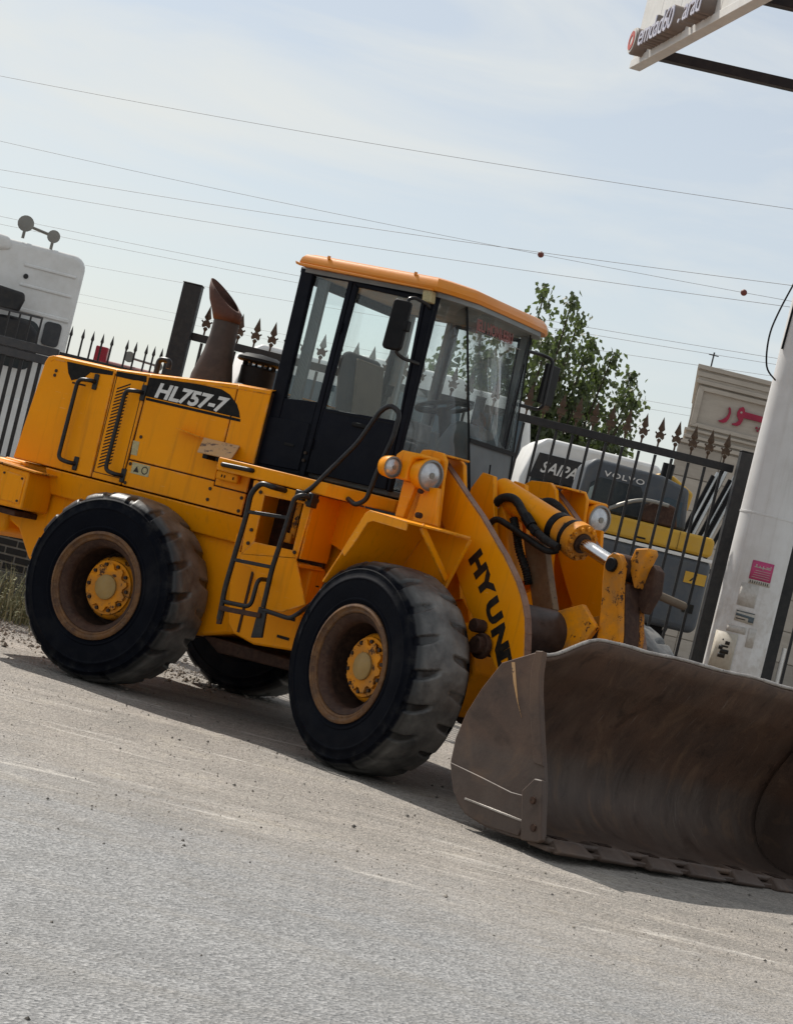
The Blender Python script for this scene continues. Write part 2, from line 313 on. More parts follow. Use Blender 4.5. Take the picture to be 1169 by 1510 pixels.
# ------------------------------------------------------------------ ground: dirt verge, dusty asphalt road
def ground_mat(name, road):
    m, nt, b = newmat(name)
    pos = nd(nt, 'ShaderNodeNewGeometry').outputs['Position']
    loc = nd(nt, 'ShaderNodeMapping', {'Vector': pos, 'Location': (-CAMX, -CAMY, 0)}).outputs[0]
    mpn = nd(nt, 'ShaderNodeMapping', {'Vector': loc, 'Rotation': (0, 0, YAW)}); v = mpn.outputs[0]      # site axes: x along the road
    st = nd(nt, 'ShaderNodeMapping', {'Vector': v, 'Scale': (.35, 2.2, 1)}).outputs[0]
    big = noise_(nt, v, .55, 5, .6); streak = noise_(nt, st, 1.3, 7, .65); mid = noise_(nt, v, 7, 6, .7)
    grit = noise_(nt, v, 55, 4, .75); fine = noise_(nt, v, 140, 3, .7)
    vor = nd(nt, 'ShaderNodeTexVoronoi', {'Vector': v, 'Scale': 62.0}, feature='F1')
    sep = nd(nt, 'ShaderNodeSeparateXYZ', {'Vector': v})
    # dirt
    dirt = mix(nt, ramp(nt, big, .35, .68), (.285, .253, .222), (.345, .312, .278))
    dirt = mix(nt, math_(nt, 'MULTIPLY', ramp(nt, streak, .46, .66), .75), dirt, (.19, .172, .152))
    patch = noise_(nt, v, 1.7, 7, .68); dirt = mix(nt, math_(nt, 'MULTIPLY', ramp(nt, patch, .50, .62), .55), dirt, (.20, .185, .165)); dirt = mix(nt, math_(nt, 'MULTIPLY', ramp(nt, patch, .36, .45, (1, 1, 1), (0, 0, 0)), .5), dirt, (.44, .39, .32))
    dirt = mix(nt, math_(nt, 'MULTIPLY', ramp(nt, streak, .30, .42, (1, 1, 1), (0, 0, 0)), .5), dirt, (.45, .40, .33))
    dirt = mix(nt, math_(nt, 'MULTIPLY', ramp(nt, mid, .5, .72), .45), dirt, (.19, .16, .13))
    dirt = mix(nt, math_(nt, 'MULTIPLY', ramp(nt, grit, .54, .64), .6), dirt, (.16, .14, .12))
    dirt = mix(nt, math_(nt, 'MULTIPLY', ramp(nt, grit, .36, .46, (1, 1, 1), (0, 0, 0)), .55), dirt, (.47, .42, .36))
    dirt = mix(nt, math_(nt, 'MULTIPLY', ramp(nt, fine, .56, .66), .5), dirt, (.14, .125, .11))
    g2 = noise_(nt, v, 26, 5, .72)
    dirt = mix(nt, math_(nt, 'MULTIPLY', ramp(nt, g2, .51, .60), .62), dirt, (.15, .132, .112))
    dirt = mix(nt, math_(nt, 'MULTIPLY', ramp(nt, g2, .38, .46, (1, 1, 1), (0, 0, 0)), .5), dirt, (.46, .41, .345))
    # worn pale asphalt with visible aggregate
    agg = mix(nt, ramp(nt, vor.outputs['Color'], .25, .85), (.12, .12, .12), (.44, .435, .43))
    asp = mix(nt, .55, mix(nt, ramp(nt, big, .35, .7), (.225, .225, .226), (.285, .283, .278)), agg)
    asp = mix(nt, math_(nt, 'MULTIPLY', ramp(nt, fine, .60, .70), .45), asp, (.60, .59, .58))
    asp = mix(nt, math_(nt, 'MULTIPLY', ramp(nt, fine, .34, .44, (1, 1, 1), (0, 0, 0)), .4), asp, (.12, .12, .12))
    asp = mix(nt, math_(nt, 'MULTIPLY', ramp(nt, g2, .53, .63), .42), asp, (.13, .13, .128))
    asp = mix(nt, math_(nt, 'MULTIPLY', ramp(nt, patch, .52, .62), .35), asp, (.17, .168, .165))
    asp = mix(nt, math_(nt, 'MULTIPLY', ramp(nt, mid, .55, .75), .35), asp, (.12, .12, .118))
    asp = mix(nt, math_(nt, 'MULTIPLY', ramp(nt, streak, .50, .75), .5), asp, (.24, .22, .19))
    # how far the dust lies over the asphalt
    e = math_(nt, 'ADD', sep.outputs[1], math_(nt, 'ADD', math_(nt, 'MULTIPLY', math_(nt, 'SUBTRACT', streak, .5), 3.2), math_(nt, 'MULTIPLY', math_(nt, 'SUBTRACT', mid, .5), 1.4)))
    e = math_(nt, 'ADD', e, math_(nt, 'ADD', math_(nt, 'MULTIPLY', sep.outputs[0], .42), math_(nt, 'MULTIPLY', math_(nt, 'SUBTRACT', big, .5), 2.5)))
    e = math_(nt, 'MULTIPLY', math_(nt, 'SUBTRACT', e, 8.5), 1/4.0)
    col = mix(nt, ramp(nt, e, .18, .85), asp, dirt)
    # pale scraped chalky marks left by tyres along the verge
    st2 = nd(nt, 'ShaderNodeMapping', {'Vector': v, 'Scale': (.8, 4.2, 1), 'Rotation': (0, 0, .10)}).outputs[0]
    sc = nd(nt, 'ShaderNodeTexNoise', {'Vector': st2, 'Scale': 1.1, 'Detail': 8.0, 'Roughness': .72, 'Distortion': .5}).outputs['Fac']; band = ramp(nt, e, .40, .62); 
    col = mix(nt, math_(nt, 'MULTIPLY', math_(nt, 'MULTIPLY', ramp(nt, sc, .57, .66), band), .75), col, (.56, .52, .47))
    col = mix(nt, math_(nt, 'MULTIPLY', math_(nt, 'MULTIPLY', ramp(nt, sc, .34, .42, (1, 1, 1), (0, 0, 0)), band), .5), col, (.16, .145, .125))
    crk = nd(nt, 'ShaderNodeTexNoise', {'Vector': nd(nt, 'ShaderNodeMapping', {'Vector': v, 'Scale': (.8, 3, 1)}).outputs[0], 'Scale': 1.4, 'Detail': 8.0, 'Roughness': .75}).outputs['Fac']
    ck = math_(nt, 'ABSOLUTE', math_(nt, 'SUBTRACT', crk, .5)); col = mix(nt, math_(nt, 'MULTIPLY', ramp(nt, ck, .002, .007, (1, 1, 1), (0, 0, 0)), .45), col, (.08, .075, .07))
    setin(nt, b, 'Base Color', col); setin(nt, b, 'Roughness', math_(nt, 'ADD', math_(nt, 'MULTIPLY', grit, .25), .62))
    h = math_(nt, 'ADD', math_(nt, 'ADD', math_(nt, 'MULTIPLY', mid, 1.6), math_(nt, 'MULTIPLY', streak, 2.0)), math_(nt, 'ADD', math_(nt, 'MULTIPLY', grit, .8), math_(nt, 'MULTIPLY', vor.outputs['Distance'], .8)))
    bump(nt, b, math_(nt, 'ADD', h, math_(nt, 'MULTIPLY', g2, 1.0)), .75, .016); return m
M_['ground'] = ground_mat('dusty_ground', False)
mb = MB(); S_ = 1500
mb.add([(-S_, -S_, 0), (S_, -S_, 0), (S_, S_, 0), (-S_, S_, 0)], [(0, 1, 2, 3)])
kind(mb.build('ground', M_['ground'], smooth=False), 'structure')
# the road sheet (site y < 10), gently cambered, dust feathering over its edge
mb = MB(); xs = [-60+2*i for i in range(61)]; ds = [-14, -8, -2, 2, 5, 7, 8.5, 9.6, 10.4]
for i in range(len(xs)):
    for d in ds: mb.v.append((xs[i], d, .004+.00*(10.4-d)))
n = len(ds)
for i in range(len(xs)-1):
    for j in range(n-1): mb.f.append((i*n+j, (i+1)*n+j, (i+1)*n+j+1, i*n+j+1))
kind(mb.build('road', M_['ground'], M=SITE, recalc=False), 'structure')
def tread_height(x, y): return 0.0

# ------------------------------------------------------------------ the wheel loader
LD = thing('wheel_loader', 'yellow wheel loader with black cab and brown bucket resting on the dusty verge', 'wheel loader')
Yw = M_['yellow']
def P(name, mb, mat, M=None, bevel=.008, parent=None, **k): return mb.build(name, mat, parent or LD, M, bevel, **k)

# --- wheels
def make_tyre():
    prof = [(.360, -.205), (.372, -.228), (.395, -.243), (.412, -.247), (.416, -.253), (.428, -.253), (.432, -.248), (.46, -.253), (.50, -.255), (.54, -.254), (.552, -.2535), (.555, -.258), (.566, -.257), (.569, -.252), (.60, -.248), (.612, -.2455), (.615, -.249), (.622, -.247), (.625, -.239)]
    a = -.232
    half = [(.636, -.232), (.650, -.221), (.662, -.208), (.672, -.192), (.680, -.174)]
    k = -.162
    tr = []
    while k < -.001: tr.append((.6835+.0065*(1-(abs(k)/.162)**2), k)); k += .0125
    left = prof+half+tr; full = left+[(.690, 0)]+[(r_, -y) for r_, y in reversed(left)]
    NA = 560; v = []; f = []; m_ = len(full); NG = 19
    def groove(th, y):
        s = -1 if y < 0 else 1; ay = abs(y)
        if ay < .045 or ay > .232: return 0
        t = (ay-.045)/.18
        ph = th*NG/(2*math.pi) + (.5 if s > 0 else 0) + (.30*t-.10*t*t)*1.0
        d = abs((ph % 1)-.5)/NG*2*math.pi*.68; t = min(t, 1)
        w = .027*(.55+.6*math.sin(min(1, t)*math.pi*.62))
        g = max(0, min(1, (w-d)/.007+.5)); e = max(0, min(1, t/.12))
        return .022*g*e*max(.15, min(1, .75+1.3*noise.noise((math.cos(th)*2.2, math.sin(th)*2.2, y*3+7))))
    for i in range(NA):
        th = 2*math.pi*i/NA
        for (r_, y) in full:
            rr = r_ - (groove(th, y) if r_ > .634 else 0)
            rr += (.0035*noise.noise((math.cos(th)*5, math.sin(th)*5, y*8))+.002*noise.noise((math.cos(th)*17, math.sin(th)*17, y*25))) if r_ > .63 else 0
            x, z = rr*math.cos(th), rr*math.sin(th)
            yy = y
            if z < -.60 and r_ > .45: yy = y*(1+.05*(min(1, (-z-.60)/.09)))
            v.append((x, yy, max(z, -ZC+.001)))
    for i in range(NA):
        j = (i+1) % NA
        for k in range(m_-1): f.append((i*m_+k, i*m_+k+1, j*m_+k+1, j*m_+k))
    mb = MB(); mb.v = v; mb.f = f; o = mb.build('tyre', M_['tyre'], ang=60); me = o.data; bpy.data.objects.remove(o); return me
tyre_me = make_tyre()
def mesh_only(mb, name, mat, **k):
    o = mb.build(name, mat, **k); me = o.data; bpy.data.objects.remove(o); return me
flange_me = mesh_only(MB().lathe([(.374, -.20), (.392, -.236), (.392, -.252), (.384, -.260), (.372, -.262), (.366, -.250), (.356, -.243), (.345, -.246), (.337, -.240), (.333, -.222)], 72), 'rim_flange', M_['rimflange'])
barrel_me = mesh_only(MB().lathe([(.336, -.200), (.284, -.170), (.280, -.155), (.283, -.09), (.270, -.02), (.262, .02), (.20, .03), (.05, .03)], 72), 'rim', M_['barrel'])
mb = MB().lathe([(.235, .03), (.228, -.045), (.215, -.065), (.200, -.075), (.196, -.095), (.05, -.095)], 60)
nl = 10; pts = []
for i in range(nl*8):
    a = 2*math.pi*i/(nl*8); w = math.cos(a*nl); pts.append(((.158+.017*max(-1, min(1, w*1.6)))*math.cos(a), (.158+.017*max(-1, min(1, w*1.6)))*math.sin(a)))
mb.prism(pts, 'y', -.09, -.118)
ringm_me = mesh_only(MB().lathe([(.337, -.226), (.330, -.231), (.318, -.224), (.310, -.216), (.296, -.205), (.288, -.196), (.282, -.176), (.280, -.150)], 72), 'lock_ring', M_['rust'])
hub_me = mesh_only(mb, 'hub', M_['yellow_worn'])
cap_me = mesh_only(MB().lathe([(.092, -.112), (.090, -.132), (.082, -.138), (.0, -.139)], 40), 'hub_cap', M_['cap_tan'])
mb = MB()
for i in range(nl):
    a = 2*math.pi*(i+.5)/nl; c, s = .168*math.cos(a), .168*math.sin(a); mb.cyl((c, -.09, s), (c, -.113, s), .014, n=6)
bolts_me = mesh_only(mb, 'wheel_bolts', M_['bolt'])
def wheel(M, spin):
    w = bpy.data.objects.new('wheel', None); COL.objects.link(w); w.parent = LD; w.matrix_local = M
    S = Matrix.Rotation(spin, 4, 'Y')
    for nm, me, s in (('tyre', tyre_me, 0), ('rim_flange', flange_me, 1), ('rim', barrel_me, 1), ('lock_ring', ringm_me, 1), ('hub', hub_me, 1), ('hub_cap', cap_me, 1), ('wheel_bolts', bolts_me, 1)):
        link(nm, me, w, S if s else None)
YW = 1.01
wheel(Matrix.Translation((0, -YW, ZC)), .3)
wheel(Matrix.Translation((0, YW, ZC)) @ Matrix.Rotation(math.pi, 4, 'Z'), 1.0)
wheel(FRONT @ Matrix.Translation((WB/2, -YW, ZC)), 1.3)
wheel(FRONT @ Matrix.Translation((WB/2, YW, ZC)) @ Matrix.Rotation(math.pi, 4, 'Z'), .5)
mb = MB().cyl((0, -.80, ZC), (0, .80, ZC), .13, n=20).lathe([(.13, -.3), (.27, -.16), (.30, 0), (.27, .16), (.13, .3)], 24, Matrix.Translation((0, 0, ZC)))
ax_me = mesh_only(mb, 'axle', M_['rust'])
link('axle', ax_me, LD); link('axle', ax_me, LD, FRONT @ Matrix.Translation((WB/2, 0, 0)))

# --- engine hood and rear body
hood = [(-1.315, 1.418), (-1.235, 2.18), (-1.215, 2.225), (-1.17, 2.242), (-.58, 2.242), (-.26, 2.262), (.50, 2.326), (.79, 2.336), (.79, 1.418)]
P('engine_hood', MB().prism(hood, 'y', -.846, .846), M_['gapdark'], bevel=.02)
hb_ = .012
def hpanel(pts, name='hood_panel', y0=-.842, y1=-.860): return P(name, MB().prism(pts, 'y', y0, y1), Yw, bevel=.006)
g = .005
hpanel([(-1.318, 1.418+g), (-1.24, 2.18), (-1.22, 2.228), (-1.175, 2.245), (-.577-g, 2.245), (-.567-g, 1.418+g)])
hpanel([(-.577+g, 2.245), (-.265-g, 2.265), (-.285-g, 1.418+g), (-.567+g, 1.418+g)])
hpanel([(-.265+g, 2.266), (.511-g, 2.330), (.511-g, 1.618+g), (-.27+g, 1.618+g)])
hpanel([(.511+g, 2.331), (.795, 2.340), (.795, 1.585+g), (.511+g, 1.585+g)])
hpanel([(-.275+g, 1.618-g), (.511-g, 1.618-g), (.511-g, 1.585-g), (.795, 1.585-g), (.795, 1.418+g), (-.285+g, 1.418+g)])
for yy0, yy1 in ((.842, .860),):
    P('hood_panel', MB().prism([(-1.318, 1.42), (-1.24, 2.18), (-1.175, 2.245), (.79, 2.34), (.79, 1.42)], 'y', yy0, yy1), Yw, bevel=.006)
# rounded hood top sheet
mb = MB(); top = [(-1.19, 2.226), (-1.16, 2.248), (-.58, 2.248), (-.26, 2.268), (.50, 2.332), (.795, 2.342)]
cs = [(-.862, -.035), (-.857, -.012), (-.842, 0.002), (-.80, .010), (-.4, .018), (0, .02), (.4, .018), (.80, .010), (.842, .002), (.857, -.012), (.862, -.035)]
for x, z in top:
    for y, dz in cs: mb.v.append((x, y, z+dz))
nn = len(cs)
for i in range(len(top)-1):
    for j in range(nn-1): mb.f.append((i*nn+j, (i+1)*nn+j, (i+1)*nn+j+1, i*nn+j+1))
o = P('hood_top', mb, Yw, bevel=0, ang=60); o.modifiers.new('solid', 'SOLIDIFY').thickness = .006
# rear grille end face
P('rear_grille', MB().box(-1.35, -1.322, -.70, .70, 1.5, 2.1), M_['black'], Matrix.Translation((0, 0, 0)))
# grille slots on the vent panel (raised dark strips painted as shaded openings)
for i in range(25):
    z = 1.53+i*(.60/24); x0 = -.527
    P('louvre_shade', MB().prism([(x0, z-.030), (x0+.112, z+.026), (x0+.112, z+.037), (x0, z-.019)], 'y', -.858, -.8615), M_['slot'], bevel=0)
mb = MB()
for (x0, x1, z0, z1) in ((-.557, -.297, 1.465, 1.471), (-.557, -.297, 2.205, 2.211), (-.557, -.551, 1.465, 2.211), (-.303, -.297, 1.465, 2.211)): mb.box(x0, x1, -.8618, -.858, z0, z1)
P('vent_frame', mb, M_['gapdark'], bevel=0)
# grab handles
def handle(pts, r=.016, feet=True, name='grab_handle'):
    o = P(name, MB().tube(rod(pts, .05), r, 10), M_['tubeblack'], bevel=0)
    return o
for x in (-.732, -.285):
    handle([(x, -.86, 2.12), (x-.01, -.925, 2.12), (x-.115, -.925, 2.11), (x-.122, -.925, 1.50), (x-.03, -.925, 1.488), (x, -.86, 1.49)])
    P('handle_foot', MB().box(x-.02, x+.024, -.872, -.858, 2.06, 2.18), M_['tubeblack']); P('handle_foot', MB().box(x-.02, x+.024, -.872, -.858, 1.44, 1.545), M_['tubeblack'])
# model decal
dec = P('model_decal', MB().prism([(-.258, 2.10), (-.266, 2.24), (-.10, 2.254), (.20, 2.272), (.38, 2.272), (.46, 2.248), (.54, 2.19), (.575, 2.14), (.593, 2.10)], 'y', -.859, -.8625), M_['decal_black'], bevel=0)
P('decal_stripe', MB().prism([(-.250, 2.092), (.60, 2.092), (.602, 2.072), (-.248, 2.072)], 'y', -.859, -.8622), M_['decal_black'], bevel=0)
lettering('HL757-7', M_['decal_white'], dec, facing((-.185, -.8632, 2.112), (1, 0, 0), (0, 0, 1)), name='model_lettering', size=.150, extrude=.0006, offset=.0056, shear=.22, sx=1.19, space=.98)
P('rear_decal', MB().prism([(-1.036, 2.222), (-.595, 2.226), (-.595, 2.195), (-.80, 2.180), (-.84, 2.135), (-.955, 2.09), (-1.0, 2.14)], 'y', -.859, -.8622), M_['decal_black'], bevel=0)
P('rear_decal', MB().prism([(-.945, 2.082), (-.815, 2.082), (-.815, 2.070), (-.94, 2.070)], 'y', -.859, -.8622), M_['decal_black'], bevel=0)
P('rear_decal', MB().prism([(-.565, 2.232), (-.29, 2.246), (-.28, 2.20), (-.36, 2.20), (-.40, 2.195), (-.565, 2.195)], 'y', -.859, -.8622), M_['decal_black'], bevel=0)
P('warning_label', MB().prism([(-.270, 1.762), (-.212, 1.762), (-.207, 1.658), (-.262, 1.658)], 'y', -.859, -.8622), M_['label_cream'], bevel=0)
wl = P('warning_label', MB().prism([(-.229, 1.608), (-.067, 1.608), (-.062, 1.525), (-.224, 1.525)], 'y', -.859, -.8622), M_['label_cream'], bevel=0)
P('label_print', MB().prism([(-.205, 1.54), (-.155, 1.54), (-.18, 1.585)], 'y', -.8615, -.8632), M_['text_black'], bevel=0, parent=wl)
P('label_print', MB().lathe([(.022, 0), (.030, 0)], 20, Matrix.Translation((-.105, -.8633, 1.566))), M_['text_black'], bevel=0, parent=wl)
mb = MB()
for x, z in ((-1.115, 2.135), (-1.118, 2.10), (-.21, 1.80), (-.245, 1.59), (-.25, 1.445), (.49, 1.555), (.49, 1.475), (.77, 1.545), (.77, 1.45)):
    mb.cyl((x, -.858, z), (x, -.866, z), .013, n=10)
P('panel_bolts', mb, M_['bolt'], bevel=0)
# folded, flaking step plate and its mount
P('step_plate', MB().add([(.405, -1.01, 1.795), (.70, -1.01, 1.800), (.655, -.87, 1.905), (.335, -.87, 1.905), (.405, -1.004, 1.785), (.70, -1.004, 1.790), (.655, -.862, 1.895), (.335, -.862, 1.895)], [(0, 1, 2, 3), (7, 6, 5, 4), (0, 4, 5, 1), (1, 5, 6, 2), (2, 6, 7, 3), (3, 7, 4, 0)]), M_['flaked'], bevel=.003)
P('step_bracket', MB().prism([(.12, 1.925), (.335, 1.903), (.335, 1.895), (.13, 1.916)], 'y', -.86, -.93), Yw, bevel=0)
for x in (.44, .555): P('step_foot', MB().box(x, x+.045, -.99, -.86, 1.755, 1.793), M_['black'])
P('hood_latch', MB().box(.535, .728, -.905, -.858, 1.635, 1.698), Yw, bevel=.012)
mb = MB()
for x in (.585, .61, .685): mb.box(x, x+.009, -.909, -.904, 1.655, 1.675)
P('latch_slots', mb, M_['slot'], bevel=0)
# lower rear body, counterweight, tail box
P('rear_frame', MB().prism([(-1.50, 1.412), (-1.50, 1.02), (-1.20, .905), (-1.04, .70), (-.72, .70), (-.50, .52), (.60, .50), (.95, .60), (1.05, .70), (1.05, 1.412)], 'y', -.745, .745), Yw, bevel=.02)
P('frame_skirt', MB().add([(-1.0, -.862, 1.410), (.95, -.862, 1.410), (.95, -.80, 1.412), (-1.0, -.80, 1.412), (-.95, -.79, 1.22), (.95, -.79, 1.22), (.95, -.745, 1.22), (-.95, -.745, 1.22)], [(0, 3, 2, 1), (0, 1, 5, 4), (4, 5, 6, 7), (2, 3, 7, 6), (1, 2, 6, 5), (0, 4, 7, 3)]), Yw, bevel=.01)
P('counterweight', MB().prism([(-1.30, 1.40), (-1.56, 1.40), (-1.62, 1.30), (-1.62, .92), (-1.52, .80), (-1.30, .86)], 'y', -.765, .765), Yw, bevel=.03)
P('tail_box', MB().prism([(-1.5, 1.360), (-.95, 1.350), (-.945, 1.065), (-1.5, 1.048)], 'y', -1.09, -.77), Yw, bevel=.012)
P('tail_box_lid', MB().prism([(-1.52, 1.382), (-.88, 1.366), (-.88, 1.352), (-1.52, 1.368)], 'y', -1.11, -.75), M_['yellow_worn'], bevel=.004)
P('tail_box_cover', MB().prism([(-1.19, 1.32), (-.975, 1.31), (-.975, 1.10), (-1.19, 1.10)], 'y', -1.085, -1.098), Yw, bevel=.004)
mb = MB()
for x, z in ((-1.17, 1.30), (-.995, 1.29), (-1.17, 1.12), (-.995, 1.12)): mb.cyl((x, -1.09, z), (x, -1.106, z), .009, n=8)
P('cover_bolts', mb, M_['bolt'], bevel=0)
P('tail_underside', MB().box(-1.5, -1.05, -1.02, -.70, 1.0, 1.044), M_['rust'])
# exhaust and air pre-cleaner on the hood
mb = MB().tube([(-.11, -.30, 2.28), (-.11, -.30, 2.36), (-.105, -.30, 2.55), (-.10, -.30, 2.68), (-.10, -.30, 2.84)], [.165, .160, .115, .102, .098], 24)
ex = P('exhaust_stack', mb, M_['exhaust'], bevel=0)
mb = MB(); NA = 24; rings = []
for k, (lx, lz, rx, rz_, w) in enumerate(((-.204, 2.80, .004, 2.80, .104), (-.235, 2.865, .006, 2.845, .112), (-.285, 2.95, .004, 2.872, .112), (-.315, 3.035, -.012, 2.885, .104), (-.318, 3.105, -.03, 2.892, .098))):
    for i in range(NA):
        a = 2*math.pi*i/NA; s_ = (1+math.cos(a))/2; mb.v.append((lx+(rx-lx)*s_, -.30+w*math.sin(a), lz+(rz_-lz)*s_))
for k in range(4):
    for i in range(NA): mb.f.append((k*NA+i, k*NA+(i+1) % NA, (k+1)*NA+(i+1) % NA, (k+1)*NA+i))
o = P('exhaust_elbow', mb, M_['exhaust_tip'], bevel=0, ang=60, parent=ex); o.modifiers.new('solid', 'SOLIDIFY').thickness = .006
mb = MB().lathe([(0, 0), (.16, 0), (.162, .06), (.135, .075), (.135, .215), (.125, .222), (0, .225)], 28, Matrix.Translation((.15, -.10, 2.30)) @ Matrix.Rotation(R(90), 4, 'X'))
pc = P('air_precleaner', mb, M_['black'], bevel=0)
P('precleaner_cap', MB().lathe([(0, .255), (.165, .252), (.178, .262), (.172, .285), (.12, .315), (0, .325)], 28, Matrix.Translation((.15, -.10, 2.30)) @ Matrix.Rotation(R(90), 4, 'X')), M_['black'], bevel=0, parent=pc)
mb = MB()
for i in range(8):
    a = 2*math.pi*i/8; mb.cyl((.15+.12*math.cos(a), -.10+.12*math.sin(a), 2.51), (.15+.12*math.cos(a), -.10+.12*math.sin(a), 2.56), .012, n=6)
P('precleaner_ribs', mb, M_['black'], bevel=0, parent=pc)
P('hood_hook', MB().tube(rod([(-.62, -.3, 2.24), (-.62, -.3, 2.42), (-.52, -.3, 2.42), (-.52, -.3, 2.36)], .04), .022, 10), M_['tubeblack'], bevel=0)

# --- side platform, box with opening, ladder
P('platform', MB().prism([(.69, -1.15), (1.61, -1.15), (1.97, -.80), (1.97, .8), (.69, .8)], 'z', 1.700, 1.792), Yw, bevel=.008)
P('platform_top', MB().prism([(.80, -1.13), (1.60, -1.13), (1.93, -.80), (.80, -.80)], 'z', 1.794, 1.800), M_['black'], bevel=0)
P('pipe_rail', MB().tube(rod([(.745, -1.15, 1.745), (.755, -1.185, 1.745), (.985, -1.185, 1.752), (.995, -1.15, 1.752)], .02), .017, 10), M_['tubeblack'], bevel=0)
bo = [(1.02, 1.690), (1.53, 1.690), (1.51, 1.235), (1.06, 1.165)]; bi = [(1.135, 1.605), (1.460, 1.615), (1.462, 1.285), (1.143, 1.275)]
P('battery_box_front', MB().ring(bo, bi, 'y', -1.15, -1.135), Yw, bevel=.003)
P('battery_box', MB().box(1.02, 1.04, -1.134, -.76, 1.18, 1.695).box(1.515, 1.53, -1.134, -.76, 1.24, 1.695).box(1.04, 1.515, -1.1, -.76, 1.18, 1.21), Yw, bevel=.004)
P('box_recess', MB().box(1.04, 1.515, -.80, -.765, 1.2, 1.69), M_['rust'], bevel=0)
P('box_valve', MB().box(1.30, 1.345, -.98, -.93, 1.36, 1.66).box(1.26, 1.335, -1.0, -.92, 1.32, 1.39), M_['yellow_worn'])
P('box_valve', MB().box(1.39, 1.48, -1.02, -.9, 1.45, 1.68), M_['black'])
mb = MB()
for x, z in ((1.10, 1.62), (1.485, 1.625), (1.485, 1.275), (1.10, 1.255), (1.10, 1.35)): mb.cyl((x, -1.148, z), (x, -1.160, z), .013, n=10)
P('box_bolts', mb, M_['bolt'], bevel=0)
P('wedge_plate', MB().prism([(1.06, 1.175), (1.50, 1.245), (1.668, .948), (1.50, .856), (1.345, .838), (1.185, 1.085), (1.06, 1.11)], 'y', -1.150, -1.138), Yw, bevel=.004)
P('fuel_tank', MB().prism([(.82, 1.30), (.84, 1.02), (.93, .66), (1.0, .60), (1.18, .565), (1.52, .60), (1.50, 1.2), (1.10, 1.22)], 'y', -.905, -.70), Yw, bevel=.015)
P('tank_strap', MB().box(1.03, 1.05, -.912, -.9, .62, 1.06), M_['rust'], bevel=0)
P('tank_slot', MB().box(1.34, 1.47, -.912, -.903, .80, .822).box(1.36, 1.46, -.912, -.903, .66, .68), M_['slot'], bevel=0)
P('tank_hole', MB().cyl((1.43, -.755, 1.07), (1.43, -.80, 1.07), .075, n=24), M_['slot'], bevel=0)
P('belly_guard', MB().prism([(.60, .52), (1.5, .52), (1.42, .44), (.78, .42)], 'y', -.70, .70), M_['rust'], bevel=.01)
lt = M_['tubeblack']
lad = P('ladder', MB().tube(rod([(1.29, -1.15, 1.672), (1.272, -1.30, 1.675), (1.18, -1.30, 1.685), (1.118, -1.30, 1.60), (1.125, -1.30, 1.44), (1.108, -1.30, 1.12), (1.098, -1.30, .92), (1.112, -1.30, .70)], .05), .019, 10)
      .tube(rod([(1.56, -1.15, 1.655), (1.53, -1.30, 1.672), (1.47, -1.30, 1.64), (1.455, -1.30, 1.42), (1.43, -1.30, 1.13), (1.435, -1.30, .86)], .05), .019, 10), lt, bevel=0)
mb = MB(); P('ladder_rung', MB().bar((1.12, -1.30, 1.468), (1.452, -1.30, 1.495), .022, .026), lt, bevel=.005, parent=lad)
P('ladder_rung', MB().bar((1.11, -1.30, 1.125), (1.428, -1.30, 1.142), .022, .026), lt, bevel=.005, parent=lad)
P('ladder_rung', MB().bar((1.10, -1.30, .778), (1.44, -1.30, .802), .05, .035), M_['rust'], bevel=.005, parent=lad)
P('ladder_stay', MB().tube(rod([(1.335, -1.0, 1.05), (1.335, -1.29, 1.04), (1.335, -1.30, .84), (1.14, -1.30, .828), (1.10, -1.30, .83)], .05), .016, 8), lt, bevel=0, parent=lad)
P('ladder_stay', MB().tube(rod([(1.44, -1.30, .845), (1.66, -1.30, .836), (1.712, -1.30, .88), (1.712, -1.14, .97)], .05), .016, 8), lt, bevel=0, parent=lad)
P('ladder_strap', MB().prism([(1.405, .86), (1.47, .85), (1.485, .66), (1.40, .64)], 'y', -1.31, -1.285), lt, bevel=.004, parent=lad)
P('ladder_strap', MB().prism([(1.09, .80), (1.135, .80), (1.135, .67), (1.10, .665)], 'y', -1.31, -1.285), M_['rust'], bevel=.004, parent=lad)
# door-side hand rail
handle([(1.46, -1.15, 1.66), (1.44, -1.18, 1.665), (1.50, -1.15, 1.74), (1.744, -1.12, 2.107), (1.86, -1.12, 2.36), (1.93, -1.12, 2.41), (2.01, -1.12, 2.37), (2.005, -1.12, 2.20), (1.953, -1.12, 1.98), (1.916, -1.12, 1.74), (1.85, -1.13, 1.69), (1.74, -1.06, 1.72)], .0175, name='hand_rail')
P('rail_clamp', MB().box(1.40, 1.47, -1.20, -1.15, 1.63, 1.70), lt); P('rail_clamp', MB().box(1.53, 1.57, -1.24, -1.15, 1.60, 1.70), lt)
# --- cab
CB = M_['cabblack']
def side_frame(s):
    y0, y1 = (-.80, -.745) if s < 0 else (.745, .80)
    mb = MB()
    mb.prism([(.772, 1.80), (.757, 3.255), (.862, 3.255), (.880, 1.80)], 'y', y0, y1)                 # rear pillar
    mb.prism([(1.145, 1.80), (1.165, 3.255), (1.205, 3.255), (1.195, 1.80)], 'y', y0, y1)             # middle pillar
    mb.prism([(1.868, 1.835), (1.812, 3.255), (1.885, 3.255), (1.898, 1.835)], 'y', y0-.002 if s < 0 else y0, y1)
    mb.box(.75, 1.89, y0+.003, y1-.003, 3.215, 3.262)
    mb.prism([(.875, 1.80), (.875, 2.312), (1.15, 2.335), (1.15, 1.80)], 'y', y0+.002, y1-.002)       # rear lower panel
    return mb
cabf = P('cab_frame', side_frame(-1), CB, bevel=.008)
P('cab_frame', side_frame(1), M_['lining'], bevel=.008)
